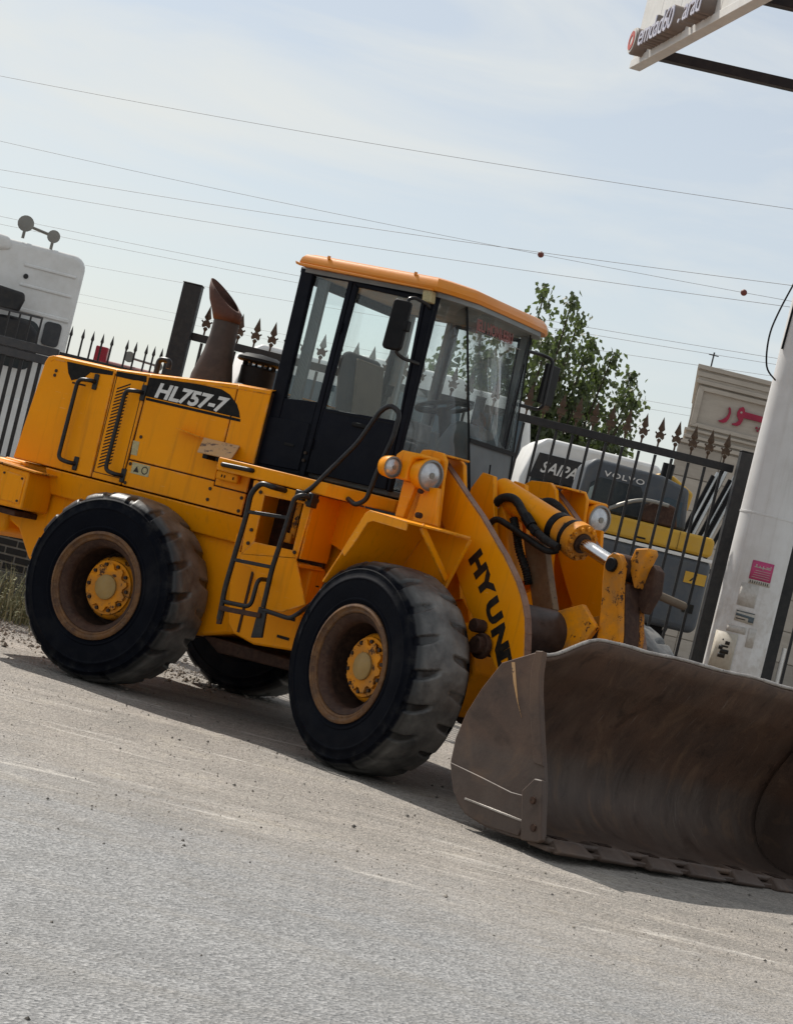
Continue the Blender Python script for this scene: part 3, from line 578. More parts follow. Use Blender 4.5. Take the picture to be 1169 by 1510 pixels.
P('cab_frame', MB().box(.762, .80, -.744, .744, 1.80, 2.28).box(.757, .80, -.744, .744, 3.16, 3.26).box(.76, .80, -.744, -.70, 2.28, 3.16).box(.76, .80, .70, .744, 2.28, 3.16), CB)
P('cab_pane', MB().box(.775, .781, -.70, .70, 2.28, 3.16), M_['glass'], bevel=0)
for s in (-1, 1):
    y = .772*s
    P('cab_pane', MB().prism([(.878, 2.312), (.884, 3.216), (1.165, 3.216), (1.147, 2.330)], 'y', y-.003, y+.003), M_['glass'], bevel=0)
    ys = (-.806, -.772) if s < 0 else (.772, .806)
    do = [(1.203, 1.832), (1.213, 3.222), (1.812, 3.210), (1.866, 1.842)]; di = [(1.226, 2.303), (1.254, 3.190), (1.782, 3.178), (1.832, 2.327)]
    door = P('cab_door', MB().ring(do, di, 'y', ys[0], ys[1]), CB, bevel=.006)
    P('door_pane', MB().prism(di, 'y', y-.003-.012*s*0, y+.003), M_['glass'], bevel=0, parent=door)
    if s < 0:
        P('door_handle', MB().box(1.485, 1.62, -.825, -.806, 2.222, 2.255), M_['black'], parent=door)
        P('door_seam', MB().prism([(1.25, 2.285), (1.80, 2.300), (1.80, 2.306), (1.25, 2.291)], 'y', -.806, -.810), M_['black'], bevel=0, parent=door)
        P('door_hinge', MB().cyl((1.196, -.815, 2.0), (1.196, -.815, 2.07), .016, n=10), CB, bevel=0, parent=door); P('door_hinge', MB().cyl((1.20, -.815, 2.85), (1.20, -.815, 2.92), .016, n=10), CB, bevel=0, parent=door)
        P('rear_cab_panel', MB().prism([(.785, 1.815), (.785, 2.165), (1.14, 2.175), (1.14, 1.83)], 'y', -.798, -.808), CB, bevel=.006)
        P('cab_latch', MB().box(.98, 1.06, -.815, -.808, 1.985, 2.005), M_['slot'])
        P('side_lock', MB().cyl((1.165, -.80, 1.91), (1.165, -.815, 1.91), .012, n=10).cyl((1.165, -.80, 1.965), (1.165, -.815, 1.965), .012, n=10), M_['bolt'], bevel=0)
# pleated sun blind hanging behind the rear side window
mb = MB()
for i in range(7): mb.box(.885+.012*i, .893+.012*i, -.74, -.70, 2.30, 3.2)
P('window_blind', mb, M_['grey_int'], bevel=0)
def seam(z): return (2.0+.197*(3.2-z), .525-.185*(3.2-z))
zs = [3.225, 2.9, 2.6, 2.33, 2.1, 1.86]
def strip(a, b, s): pass
for s in (-1, 1):       # corner panes
    mb = MB()
    for z in zs:
        x, y = seam(z); mb.v += [(1.885, s*.79, z), (x-.004, s*y, z)]
    for i in range(len(zs)-1): mb.f.append((2*i, 2*i+1, 2*i+3, 2*i+2))
    o = P('corner_pane', mb, M_['screen'], bevel=0); o.modifiers.new('solid', 'SOLIDIFY').thickness = .005
mb = MB()
for z in (3.225, 2.32):
    x, y = seam(z); mb.v += [(x, -y+.002, z), (x, y-.002, z)]
mb.f.append((0, 1, 3, 2)); ws = P('windscreen', mb, M_['screen'], bevel=0); ws.modifiers.new('solid', 'SOLIDIFY').thickness = .005
mb = MB()
for s in (-1, 1):
    a = seam(3.23); c = seam(1.86); mb.bar((a[0]+.001, s*a[1], 3.23), (c[0]+.001, s*c[1], 1.86), .010, .014)
P('windscreen_seal', mb, M_['black'], bevel=0)
x0, y0 = seam(2.33); x1, y1 = seam(1.86)
mb = MB().add([(x0, -y0, 2.32), (x0, y0, 2.32), (x1, y1, 1.86), (x1, -y1, 1.86), (x0-.03, -y0, 2.32), (x0-.03, y0, 2.32), (x1-.03, y1, 1.86), (x1-.03, -y1, 1.86)], [(0, 1, 2, 3), (7, 6, 5, 4), (0, 4, 5, 1), (1, 5, 6, 2), (2, 6, 7, 3), (3, 7, 4, 0)])
P('front_panel', mb, M_['grey_int'], bevel=.004)
P('front_panel_trim', MB().bar((x0+.008, -y0, 2.325), (x0+.008, y0, 2.325), .02, .03).bar((x0+.055, -.05, 2.2), (x1+.002, -.05, 1.88), .006, .01), M_['black'], bevel=0)
P('corner_post', MB().prism([(1.885, -.79), (1.905, -.765), (1.89, -.74), (1.86, -.75)], 'z', 1.84, 3.25), CB)
P('corner_post', MB().prism([(1.885, .79), (1.905, .765), (1.89, .74), (1.86, .75)], 'z', 1.84, 3.25), CB)
# faded red lettering stuck along the top of the windscreen
def onscreen(y, z): x, yy = seam(z); return Vector((x+.006, y, z))
sdir = Vector((0, 1, 0)); zdir = Vector((-.197, 0, 1)).normalized()
M_['sticker_red'] = worn('faded_red', (.30, .06, .05), (.22, .07, .06), .6, 0, 20, dust=(.3, .28, .26), dust_amt=.6, chip=None)
M_['sticker_pale'] = worn('pale_strip', (.30, .29, .28), (.22, .21, .21), .6, 0, 15, dust=(.3, .28, .26), dust_amt=.6, chip=None)
lettering('JELI HONLEBU', M_['sticker_red'], ws, facing(onscreen(-.37, 3.10), sdir, zdir), name='screen_lettering', size=.115, extrude=.0008, offset=.002, sx=.82)
mb = MB(); a = onscreen(-.38, 3.088); c = onscreen(.36, 3.088); mb.bar(a, c, .012, .003); P('screen_strip', mb, M_['sticker_pale'], bevel=0, parent=ws)
# roof
rp = [(.79, -.875), (1.92, -.885), (1.99, -.80), (2.09, -.57), (2.10, -.2), (2.10, .2), (2.09, .57), (1.99, .80), (1.92, .885), (.79, .875)]
mb = MB(); lv = [(0, 3.258), (-.012, 3.285), (0.0, 3.318), (.03, 3.345), (.10, 3.36), (.30, 3.37)]
cxr, cyr = 1.40, 0
for off, z in lv:
    for x, y in rp:
        d = Vector((x-cxr, y)); l = d.length; k = (l-off)/l if off < .25 else .45; mb.v.append((cxr+d.x*k, d.y*k, z-(0 if x < 1.85 else .03*(x-1.85)/.29*0)))
n = len(rp)
for k in range(len(lv)-1):
    for i in range(n): mb.f.append((k*n+i, k*n+(i+1) % n, (k+1)*n+(i+1) % n, (k+1)*n+i))
mb.f.append(tuple(range(n-1, -1, -1))); mb.f.append(tuple((len(lv)-1)*n+i for i in range(n)))
P('cab_roof', mb, M_['roof_orange'], bevel=0, ang=28)
P('roof_drip_edge', MB().prism([(.765, 3.262), (.79, 3.256), (1.9, 3.252), (1.9, 3.263), (.79, 3.275), (.755, 3.283)], 'y', -.90, -.87), M_['roof_orange'], bevel=.003)
P('roof_lining', MB().prism([(x*.985+.02, y*.92) for x, y in rp], 'z', 3.225, 3.256), M_['lining'], bevel=0)
P('roof_rivets', MB().cyl((1.0, -.86, 3.34), (1.0, -.86, 3.362), .012, n=8).cyl((1.72, -.86, 3.34), (1.72, -.86, 3.362), .012, n=8), M_['roof_orange'], bevel=0)
P('side_marker_lamp', MB().prism([(1.815, 3.252), (1.888, 3.255), (1.90, 3.17), (1.828, 3.168)], 'y', -.88, -.81), M_['label_cream'], bevel=.008)
# mirrors
def mirror(s):
    y = 1.06*s
    arm = P('mirror_arm', MB().tube(rod([(1.86, .81*s, 3.14), (1.90, .9*s, 3.15), (1.86, 1.03*s, 3.165), (1.83, y, 3.15), (1.81, y, 3.0), (1.83, y, 2.77), (1.86, 1.0*s, 2.745), (1.88, .81*s, 2.745)], .04), .013, 8), M_['tubeblack'], bevel=0)
    if s < 0: P('mirror_housing', MB().prism([(-.068, -.16), (-.060, .155), (-.045, .175), (.050, .172), (.066, .155), (.066, -.155), (.050, -.175), (-.05, -.178)], 'y', -.03, .03), M_['black'], facing((1.815, y-.04, 2.955), (.93, -.36, 0), (.36, .93, 0)).to_3x3().to_4x4() if False else Matrix.Translation((1.815, y-.04, 2.955)) @ Matrix.Rotation(R(12), 4, 'Z'), bevel=.014, parent=None)
    if s < 0: P('mirror_clamp', MB().box(1.845, 1.90, y-.06, y+.0, 2.92, 2.995), M_['black'], bevel=.01)
mirror(-1)
P('mirror_arm', MB().tube(rod([(1.86, .80, 3.13), (1.90, 1.0, 3.14), (1.99, 1.02, 3.12), (2.0, 1.02, 2.76), (1.96, 1.02, 2.725), (1.86, .80, 2.72)], .04), .014, 8), M_['tubeblack'], bevel=0)
P('mirror_glass', MB().prism([(1.94, 3.09), (1.965, 3.09), (1.965, 2.78), (1.94, 2.78)], 'y', 1.0, 1.24), M_['black'], bevel=.008)
# cab interior
P('cab_floor', MB().prism([(.80, -.74), (1.86, -.74), (2.2, -.26), (2.2, .26), (1.86, .74), (.80, .74)], 'z', 1.805, 1.85), M_['grey_int'])
P('rear_shelf', MB().box(.805, .92, -.70, .70, 1.86, 2.30), M_['grey_int'])
st = P('operator_seat', MB().box(1.02, 1.48, -.24, .24, 2.12, 2.24), M_['seat'], bevel=.04)
mb = MB().prism([(.98, 2.20), (1.10, 2.20), (1.02, 2.72), (.99, 2.78), (.92, 2.78), (.88, 2.70)], 'y', -.23, .23)
P('seat_back', mb, M_['seat'], bevel=.045, parent=st, seg=3)
P('seat_cover', MB().prism([(1.105, 2.22), (1.13, 2.22), (1.045, 2.74), (1.02, 2.74)], 'y', -.20, .20), M_['seat_tan'], bevel=.01, parent=st)
P('seat_pedestal', MB().box(1.1, 1.4, -.2, .2, 1.85, 2.12), M_['black'], parent=st)
P('arm_console', MB().box(1.05, 1.55, .32, .62, 1.85, 2.36).box(1.05, 1.5, -.62, -.34, 1.85, 2.30), M_['grey_int'], bevel=.03)
P('dash_console', MB().prism([(1.72, 1.85), (1.80, 2.30), (1.86, 2.42), (1.93, 2.47), (2.02, 2.44), (2.13, 2.30), (2.2, 1.86)], 'y', -.14, .30), M_['grey_int'], bevel=.05, seg=3)
P('instrument_panel', MB().prism([(1.56, 2.24), (1.60, 2.38), (1.66, 2.38), (1.66, 2.24)], 'y', -.34, .02), M_['sticker_pale'], bevel=.012)
P('steering_column', MB().tube([(1.74, 0, 2.50), (1.78, 0, 2.36), (1.90, 0, 1.9)], [.05, .045, .05], 10), M_['wheelblack'], bevel=0)
SWM = Matrix.Translation((1.72, 0, 2.535)) @ Matrix.Rotation(R(-16), 4, 'Y')
circ = [(.20*math.cos(2*math.pi*i/32), .20*math.sin(2*math.pi*i/32), 0) for i in range(33)]
sw = P('steering_wheel', MB().tube(circ, .017, 8, cap=False), M_['wheelblack'], SWM, bevel=0)
mb = MB()
for a in (90, 210, 330): mb.bar((0, 0, -.03), (.195*math.cos(R(a)), .195*math.sin(R(a)), 0), .03, .014)
mb.cyl((0, 0, -.06), (0, 0, -.01), .05, n=16); P('steering_spokes', mb, M_['wheelblack'], bevel=0, parent=sw)
P('control_lever', MB().cyl((1.45, -.45, 2.28), (1.50, -.45, 2.52), .012, n=8).cyl((1.5, -.45, 2.5), (1.508, -.45, 2.58), .025, n=10), M_['black'], bevel=0)
P('wiper_arm', MB().tube([(2.235, .10, 2.34), (2.20, .16, 2.5), (2.12, .30, 2.98)], .007, 6), M_['black'], bevel=0)

LET = [('H', 1.715, 1.509, -43), ('Y', 1.835, 1.389, -45), ('U', 1.975, 1.238, -49), ('N', 2.099, 1.077, -53), ('D', 2.205, .930, -55), ('A', 2.305, .795, -52), ('I', 2.385, .690, -50)]
# --- front frame (all in the steered front frame)
F = FRONT
P('front_frame', MB().prism([(.15, .50), (.15, 1.30), (.55, 1.62), (.95, 1.62), (1.55, 1.20), (1.75, .80), (1.60, .48)], 'y', -.40, .40), Yw, F, bevel=.015)
for s in (-1, 1): P('frame_side_plate', MB().prism([(.18, .55), (.20, 1.42), (.9, 1.50), (1.35, 1.30), (1.5, .95), (1.45, .55)], 'y', .60*s, .63*s), Yw, F, bevel=.006)
P('hitch', MB().box(-.35, .30, -.35, .35, .55, .72).box(-.35, .30, -.35, .35, 1.15, 1.30).cyl((0, 0, .5), (0, 0, 1.38), .09, n=20), M_['rust'], F, bevel=.01)
for s in (-1, 1):
    outer = [(.88, 1.30), (.93, 1.95), (.985, 2.12), (1.02, 2.165), (1.10, 2.175), (1.235, 2.17), (1.285, 2.12), (1.30, 2.0), (1.36, 1.70), (1.40, 1.30)]
    P('tower_plate', MB().prism(outer, 'y', .655*s, .685*s), Yw, F, bevel=.006)
    inner = [(.55, 1.30), (.72, 1.9), (.86, 2.12), (.93, 2.16), (1.13, 2.172), (1.20, 2.13), (1.275, 1.95), (1.34, 1.6), (1.50, 1.25), (1.2, 1.15)]
    P('tower_plate', MB().prism(inner, 'y', .42*s, .455*s), Yw, F, bevel=.006)
    P('tower_cap', MB().box(1.02, 1.27, min(.46*s, .65*s), max(.46*s, .65*s), 2.150, 2.166), M_['yellow_worn'], F)
    P('pivot_pin', MB().cyl((1.08, .40*s, 2.0), (1.08, .71*s, 2.0), .05, n=20), M_['rust'], F, bevel=.004)
    bm_ = [(1.00, 2.115), (1.09, 2.128), (1.25, 2.035), (1.43, 1.925), (1.62, 1.815), (1.806, 1.688), (1.93, 1.605), (2.036, 1.521), (2.115, 1.455), (2.177, 1.390), (2.235, 1.315), (2.276, 1.245), (2.315, 1.15), (2.345, 1.05), (2.40, .88), (2.52, .72), (2.68, .60), (2.82, .52),
           (2.88, .46), (2.88, .38), (2.82, .32), (2.72, .31), (2.55, .40), (2.36, .58), (2.23, .76), (2.123, .885), (1.947, 1.033), (1.80, 1.145), (1.697, 1.235), (1.58, 1.345), (1.495, 1.430), (1.39, 1.555), (1.289, 1.680), (1.166, 1.785), (1.03, 1.88), (.97, 1.95), (.96, 2.05)]
    bo_ = P('boom_arm', MB().prism(bm_, 'y', .51*s, .56*s), Yw, F, bevel=.006)
    k_ = [i for i in range(19)]
    mb = MB(); edge = bm_[1:16]
    for i in range(len(edge)-1):
        (xa, za), (xb, zb) = edge[i], edge[i+1]
        mb.bar((xa+.004, .535*s, za+.004), (xb+.004, .535*s, zb+.004), .054, .010)
    P('boom_edge_strip', mb, M_['rust'] if False else worn('worn_lit_edge', (.26, .14, .09), (.15, .08, .06), .55, .1, 5, dust=(.36, .24, .18), dust_amt=.5, chip=(.4, .17, .02), chip_at=.66) if s < 0 else bpy.data.materials['worn_lit_edge'], F, bevel=.002, parent=LD)  # pinkish sunlit top edge put into the colour, along with wear
    if s < 0:
        # brand lettering following the boom
        for ch, lx, lz, ang in LET:
            a = R(ang); dx = Vector((math.cos(a), 0, math.sin(a))); dy = Vector((-math.sin(a), 0, math.cos(a)))
            me = text_mesh(ch, size=.165, extrude=.0012, offset=.0098, sx=1.45); xs_ = [v.co.x for v in me.vertices]; ys_ = [v.co.y for v in me.vertices]
            me.transform(Matrix.Translation((-(min(xs_)+max(xs_))/2, -(min(ys_)+max(ys_))/2, 0))); me.materials.clear(); me.materials.append(M_['text_black'])
            link('boom_letter', me, LD, F @ facing((lx, -.5625, lz), dx, dy))
    # fender
    fpl = [(1.02, 1.15), (1.155, 1.385), (1.305, 1.655), (1.345, 1.682), (1.76, 1.668), (1.76, 1.655), (1.352, 1.669), (1.318, 1.648), (1.168, 1.380), (1.034, 1.145)]
    P('front_fender', MB().prism(fpl, 'y', .72*s, (1.25 if s < 0 else 1.02)*s), Yw, F, bevel=.002)
    P('fender_lip', MB().prism([(1.305, 1.655), (1.345, 1.682), (1.75, 1.668), (1.75, 1.610), (1.40, 1.618), (1.355, 1.60), (1.20, 1.345), (1.155, 1.375)], 'y', (1.244 if s < 0 else 1.014)*s, (1.256 if s < 0 else 1.026)*s), Yw, F, bevel=.002)
    P('fender_wall', MB().prism([(.28, 1.39), (.27, 1.70), (1.30, 1.66), (1.75, 1.65), (1.62, 1.30), (1.25, 1.20)], 'y', .69*s, .715*s), Yw, F, bevel=.004)
    P('fender_gusset', MB().bar((1.735, (1.12 if s < 0 else .98)*s, 1.66), (1.62, .72*s, 1.36), .05, .016, (1, 0, .3)), Yw, F, bevel=.003)
    P('fender_flap', MB().prism([(1.02, 1.15), (1.034, 1.145), (.95, 1.0), (.935, 1.01)], 'y', .75*s, 1.22*s), M_['rubber'], F, bevel=0)
    mb = MB()
    for x, z in ((.78, 1.60), (.80, 1.48), (.62, 1.28)): mb.cyl((x, .70*s, z), (x, .728*s, z), .016, n=10)
    P('fender_bolts', mb, M_['bolt'], F, bevel=0)
    # lamp post with head lamp and turn lamp
    ly = .80*s
    lp = P('lamp_bracket', MB().prism([(1.065, 1.685), (1.155, 1.685), (1.205, 1.93), (1.065, 1.93)], 'y', ly-.02, ly+.02), Yw, F, bevel=.006)
    P('lamp_plate', MB().prism([(1.215, 1.682), (1.46, 1.682), (1.40, 1.93), (1.23, 1.92)], 'y', ly-.015+.03*s*-1, ly+.015+.03*s*-1), Yw, F, bevel=.006)
    hdir = Matrix.Rotation(R(90), 4, 'Z')         # lathe axis y -> -x ; lens faces +x
    def lamp(c, r_, depth, nm):
        M2 = F @ Matrix.Translation(c) @ Matrix.Rotation(R(-90), 4, 'Z')
        h_ = MB().lathe([(0, -depth), (r_*.75, -depth), (r_*1.02, -depth*.75), (r_*1.12, -.01), (r_*1.12, .012), (r_*1.0, .012)], 28).build(nm, Yw, LD, M2)
        MB().lathe([(r_*1.02, .0), (r_*1.08, .016), (r_*.94, .020), (r_*.93, .0)], 28).build('lamp_rim', M_['lamp_rim'], h_)
        MB().lathe([(r_*.94, .004), (r_*.6, .018), (r_*.25, .024), (0, .025)], 28).build('lamp_lens', M_['lens'], h_)
        MB().lathe([(0, .0255), (r_*.22, .022), (r_*.22, .03), (0, .031)], 16).build('lamp_bulb_cover', M_['lamp_rim'], h_)
    lamp((1.30, ly, 2.0), .098, .12, 'head_lamp')
    lamp((1.10, ly+.17*s, 1.995), .068, .09, 'turn_lamp')
    P('lamp_shroud', MB().prism([(1.02, 1.93), (1.02, 2.09), (1.07, 2.125), (1.26, 2.125), (1.27, 2.10), (1.20, 2.08), (1.18, 2.0), (1.19, 1.93)], 'y', ly-.10, ly+.10), Yw, F, bevel=.015)
    P('lamp_bolt', MB().cyl((1.27, ly-.03, 1.885), (1.30, ly-.03, 1.885), .018, n=8).cyl((1.33, ly-.05, 1.725), (1.37, ly-.05, 1.725), .02, n=8), M_['rust'], F, bevel=0)
# cross tube between the boom arms
P('boom_cross_tube', MB().cyl((2.12, -.51, 1.17), (2.12, .51, 1.17), .165, n=32), worn('brown_tube', (.055, .035, .03), (.035, .026, .024), .4, .1, 4, dust=(.12, .09, .075), dust_amt=.4, chip=(.02, .015, .012), chip_at=.62), F, bevel=0)
P('cross_tube_web', MB().prism([(2.0, 1.28), (2.35, 1.42), (2.52, 1.30), (2.36, 1.02), (2.1, 1.0)], 'y', -.17, -.13), M_['yellow_worn'], F, bevel=.006)
P('cross_tube_web', MB().prism([(2.0, 1.28), (2.35, 1.42), (2.52, 1.30), (2.36, 1.02), (2.1, 1.0)], 'y', .13, .17), M_['yellow_worn'], F, bevel=.006)
# tilt cylinder
a0, a1, a2, a3 = Vector((1.12, 0, 2.02)), Vector((1.90, 0, 1.835)), Vector((2.03, 0, 1.804)), Vector((2.47, 0, 1.695))
cy = P('tilt_cylinder', MB().cyl(a0, a1, .103, n=32), Yw, F, bevel=.006)
ax_ = (a3-a0).normalized()
P('cylinder_head', MB().cyl(a1-ax_*.07, a1+ax_*.06, .114, n=32).cyl(a1+ax_*.06, a2, .128, n=32), M_['yellow_worn'], F, bevel=.005, parent=LD)
P('cylinder_band', MB().cyl(a1-ax_*.14, a1-ax_*.08, .112, n=32).cyl(a1+ax_*.01, a1+ax_*.045, .119, n=32), M_['black'], F, bevel=.003)
side = Vector((0, 1, 0)); upx = ax_.cross(side)
mb = MB()
for i in range(12):
    a = 2*math.pi*i/12; o_ = side*math.cos(a)*.105+upx*math.sin(a)*.105; mb.cyl(a2+o_-ax_*.01, a2+o_+ax_*.022, .015, n=8)
P('cylinder_bolts', mb, M_['yellow_worn'], F, bevel=0)
P('cylinder_gland', MB().cyl(a2-ax_*.01, a2+ax_*.018, .068, n=24), M_['rust'], F, bevel=0)
P('piston_rod', MB().cyl(a2, a3, .046, n=24), M_['chrome'], F, bevel=0)
P('cylinder_pipe', MB().tube(curve_pts([a0+Vector((.25, -.09, -.04)), a0+Vector((.5, -.12, -.16)), a1+Vector((-.05, -.12, -.09))]), .018, 8), M_['rust'], F, bevel=0)
P('cylinder_clevis', MB().prism([(.95, 1.5), (1.0, 2.0), (1.08, 2.12), (1.2, 2.11), (1.27, 1.93), (1.36, 1.72), (1.56, 1.45), (1.30, 1.3)], 'y', -.17, -.13).prism([(.95, 1.5), (1.0, 2.0), (1.08, 2.12), (1.2, 2.11), (1.27, 1.93), (1.36, 1.72), (1.56, 1.45), (1.30, 1.3)], 'y', .13, .17), Yw, F, bevel=.006)
P('valve_cover', MB().prism([(1.176, 1.83), (1.27, 1.93), (1.34, 1.86), (1.56, 1.46), (1.315, 1.49)], 'y', -.10, .06), Yw, F, bevel=.01)
P('brown_link', MB().prism([(1.47, 1.78), (1.70, 1.745), (1.95, 1.33), (1.76, 1.29)], 'y', -.03, .03), worn('tan_worn_steel', (.20, .12, .06), (.15, .09, .05), .55, .1, 5, dust=(.28, .2, .13), dust_amt=.5, chip=(.07, .04, .025), chip_at=.6), F, bevel=.006)
# bell crank
bcp = [(2.400, 1.70), (2.415, 1.76), (2.460, 1.795), (2.520, 1.79), (2.570, 1.74), (2.590, 1.62), (2.640, 1.45), (2.690, 1.30), (2.730, 1.10), (2.620, .95), (2.510, 1.10), (2.490, 1.29), (2.450, 1.50), (2.420, 1.60)]
P('bell_crank', MB().prism(bcp, 'y', -.115, -.07), M_['yellow_worn'], F, bevel=.008)
P('bell_crank', MB().prism(bcp, 'y', .07, .115), M_['yellow_rusty'], F, bevel=.008)
P('crank_spacer', MB().prism([(2.570, 1.55), (2.590, 1.62), (2.690, 1.30), (2.730, 1.10), (2.620, .95), (2.570, 1.2)], 'y', -.068, .068), M_['rust'], F, bevel=.008)
P('crank_pin', MB().cyl((2.480, -.14, 1.712), (2.480, .14, 1.712), .046, n=20), M_['black'], F, bevel=.004)
P('rod_eye', MB().cyl((2.480, -.065, 1.712), (2.480, .065, 1.712), .085, n=24), M_['rust'], F, bevel=.006)
P('crank_ear', MB().prism([(2.530, 1.74), (2.560, 1.85), (2.670, 1.87), (2.690, 1.84), (2.650, 1.72), (2.630, 1.60)], 'y', -.03, .06), M_['yellow_worn'], F, bevel=.008)
P('crank_side', MB().prism([(2.570, 1.70), (2.650, 1.78), (2.710, 1.74), (2.730, 1.60), (2.670, 1.45), (2.610, 1.5)], 'y', .05, .14), M_['rust'], F, bevel=.012)
P('crank_grease_pin', MB().cyl((2.670, .10, 1.60), (2.670, .42, 1.56), .028, n=12), M_['seat_tan'], F, bevel=.004)
P('crank_link', MB().prism([(2.570, 1.06), (2.670, 1.10), (2.950, .86), (2.930, .76), (2.850, .76)], 'y', -.06, .06), M_['rust'], F, bevel=.01)
# hoses
def corr(path, r, n=60):
    pts = curve_pts(path, 14); return pts, [r*(1+.10*(1 if i % 2 else -1)) for i in range(len(pts))]
for path, r_, cg in (([(1.20, -.14, 1.60), (1.215, -.14, 1.78), (1.225, -.14, 1.88), (1.31, -.14, 1.975), (1.44, -.14, 1.985), (1.56, -.15, 1.915), (1.66, -.15, 1.845), (1.78, -.14, 1.785), (1.96, -.13, 1.735)], .030, 0),
                     ([(1.45, -.12, 1.86), (1.52, -.12, 1.76), (1.56, -.10, 1.66), (1.65, -.08, 1.54), (1.69, -.06, 1.45)], .028, 1),
                     ([(1.30, .16, 1.90), (1.38, .16, 2.0), (1.48, .16, 2.025), (1.60, .15, 1.985), (1.70, .14, 1.93)], .032, 1),
                     ([(1.20, .05, 1.60), (1.25, -.17, 1.70), (1.36, -.20, 1.82), (1.5, -.18, 1.80), (1.62, -.15, 1.76), (1.85, -.13, 1.70), (1.93, -.10, 1.72)], .022, 0)):
    if cg: pts, rs = corr(path, r_)
    else: pts, rs = curve_pts(path, 8), r_
    P('hydraulic_hose', MB().tube(pts, rs, 10), M_['rubber'], F, bevel=0, ang=80 if not cg else 30)
P('hose_fitting', MB().cyl((1.60, -.15, 1.89), (1.68, -.15, 1.835), .040, n=8).cyl((1.70, -.15, 1.82), (1.74, -.145, 1.80), .036, n=6), M_['black'], F, bevel=0)
P('lift_cylinder', MB().cyl((.95, -.46, .95), (1.75, -.46, 1.05), .075, n=20), Yw, F, bevel=0)
P('lift_pin', MB().cyl((1.98, -.66, 1.0), (1.98, -.45, 1.0), .06, n=16).cyl((1.98, -.62, 1.0), (1.98, -.58, 1.0), .085, n=20).cyl((1.92, -.66, 1.12), (1.92, -.57, 1.12), .045, n=16), M_['rust'], F, bevel=.006)

# --- bucket
BK = F @ Matrix.Translation((3.3, 0, .022)) @ Matrix.Rotation(R(-1.5), 4, 'X') @ Matrix.Translation((-3.3, 0, -.055))
prof = [(3.74, .088), (3.62, .062), (3.45, .055), (3.25, .060), (3.11, .085), (2.99, .145), (2.905, .235), (2.86, .345), (2.855, .47), (2.88, .59), (2.925, .70), (2.985, .81), (3.06, .925), (3.16, 1.04)]
prof = [(p.x, p.z) for p in curve_pts([(x, 0, z) for x, z in prof], 3)]
NY = 46; mb = MB(); ny = NY+1
ys = [-1.335+2.67*j/NY for j in range(ny)]
tops = []
for y in ys:
    t = max(0, min(1, (1.30-abs(y))/.42)); zt = 1.105+.165*(t*t*(3-2*t)); tops.append(zt)
def dent(x, y, z): 
    nv = noise.noise((x*2.3, y*1.9, z*2.3)); return nv*.007
rows = prof+[(3.235, None), (3.30, None)]
for (x, z) in rows:
    for j, y in enumerate(ys):
        if z is None:
            f_ = .62 if x < 3.25 else 1.0; zz = 1.04+(tops[j]-1.04)*f_+ (.012*noise.noise((y*3.1, 5.0, 1.0)) if f_ == 1 else 0); xx = x+.012*noise.noise((y*2.3, 1.7, 0))
        else: zz = z; xx = x
        d = dent(xx, y, zz); mb.v.append((xx+d*.7, y, zz+(d if z is None or z > .12 else d*.15)))
for i in range(len(rows)-1):
    for j in range(ny-1): mb.f.append((i*ny+j, (i+1)*ny+j, (i+1)*ny+j+1, i*ny+j+1))
bk = P('bucket', mb, M_['bucket'], BK, bevel=0, ang=60, recalc=False)
so_ = bk.modifiers.new('solid', 'SOLIDIFY'); so_.thickness = .032; so_.offset = -1
sp = [(3.03, .994), (3.30, 1.115), (3.354, 1.124), (3.375, 1.0), (3.409, .899), (3.531, .636), (3.640, .41), (3.735, .12), (3.60, .066), (3.45, .052), (3.25, .052), (3.061, .075), (2.975, .118), (2.90, .19), (2.845, .27), (2.815, .345), (2.805, .48), (2.84, .645), (2.915, .813)]
edge_m = worn('scuffed_lit_steel', (.40, .37, .34), (.24, .21, .19), .35, .4, 9, dust=(.5, .46, .42), dust_amt=.5, chip=(.06, .04, .03), chip_at=.6)  # scuffed steel, paled further to paint the sunlit rim
for s in (-1, 1):
    P('bucket_side', MB().prism(sp, 'y', 1.338*s, 1.370*s), M_['bucket'], bevel=.006, parent=bk)
    P('side_edge', MB().prism([(3.30, 1.118), (3.358, 1.128), (3.378, 1.0), (3.413, .90), (3.535, .636), (3.60, .50), (3.52, .50), (3.42, .70), (3.33, .90), (3.30, 1.02)], 'y', 1.366*s, 1.384*s), M_['bucket'], bevel=.004, parent=bk)
    P('side_cutter', MB().prism([(3.505, .33), (3.58, .42), (3.645, .425), (3.765, .105), (3.745, .085), (3.60, .062), (3.565, .16)], 'y', 1.366*s, 1.402*s), M_['bucket'], bevel=.008, parent=bk)
    P('cutter_bolts', MB().cyl((3.62, 1.395*s, .30), (3.62, 1.412*s, .30), .022, n=8).cyl((3.68, 1.395*s, .155), (3.68, 1.412*s, .155), .022, n=8), M_['rust'], bevel=0, parent=bk)
    P('heel_plate', MB().prism([(2.825, .335), (3.12, .318), (3.40, .297), (3.51, .305), (3.565, .158), (3.55, .075), (3.25, .060), (3.06, .085), (2.92, .175)], 'y', 1.366*s, 1.380*s), M_['bucket'], bevel=.005, parent=bk)
    P('heel_bar', MB().bar((3.04, 1.378*s, .165), (3.56, 1.378*s, .165), .02, .012), edge_m, bevel=.002, parent=bk)
P('paint_streak', MB().prism([(3.112, 1.012), (3.140, 1.018), (3.20, .90), (3.255, .80), (3.316, .722), (3.245, .805), (3.175, .90)], 'y', -1.368, -1.3725), M_['flaked'], bevel=0, parent=bk)
mb = MB()
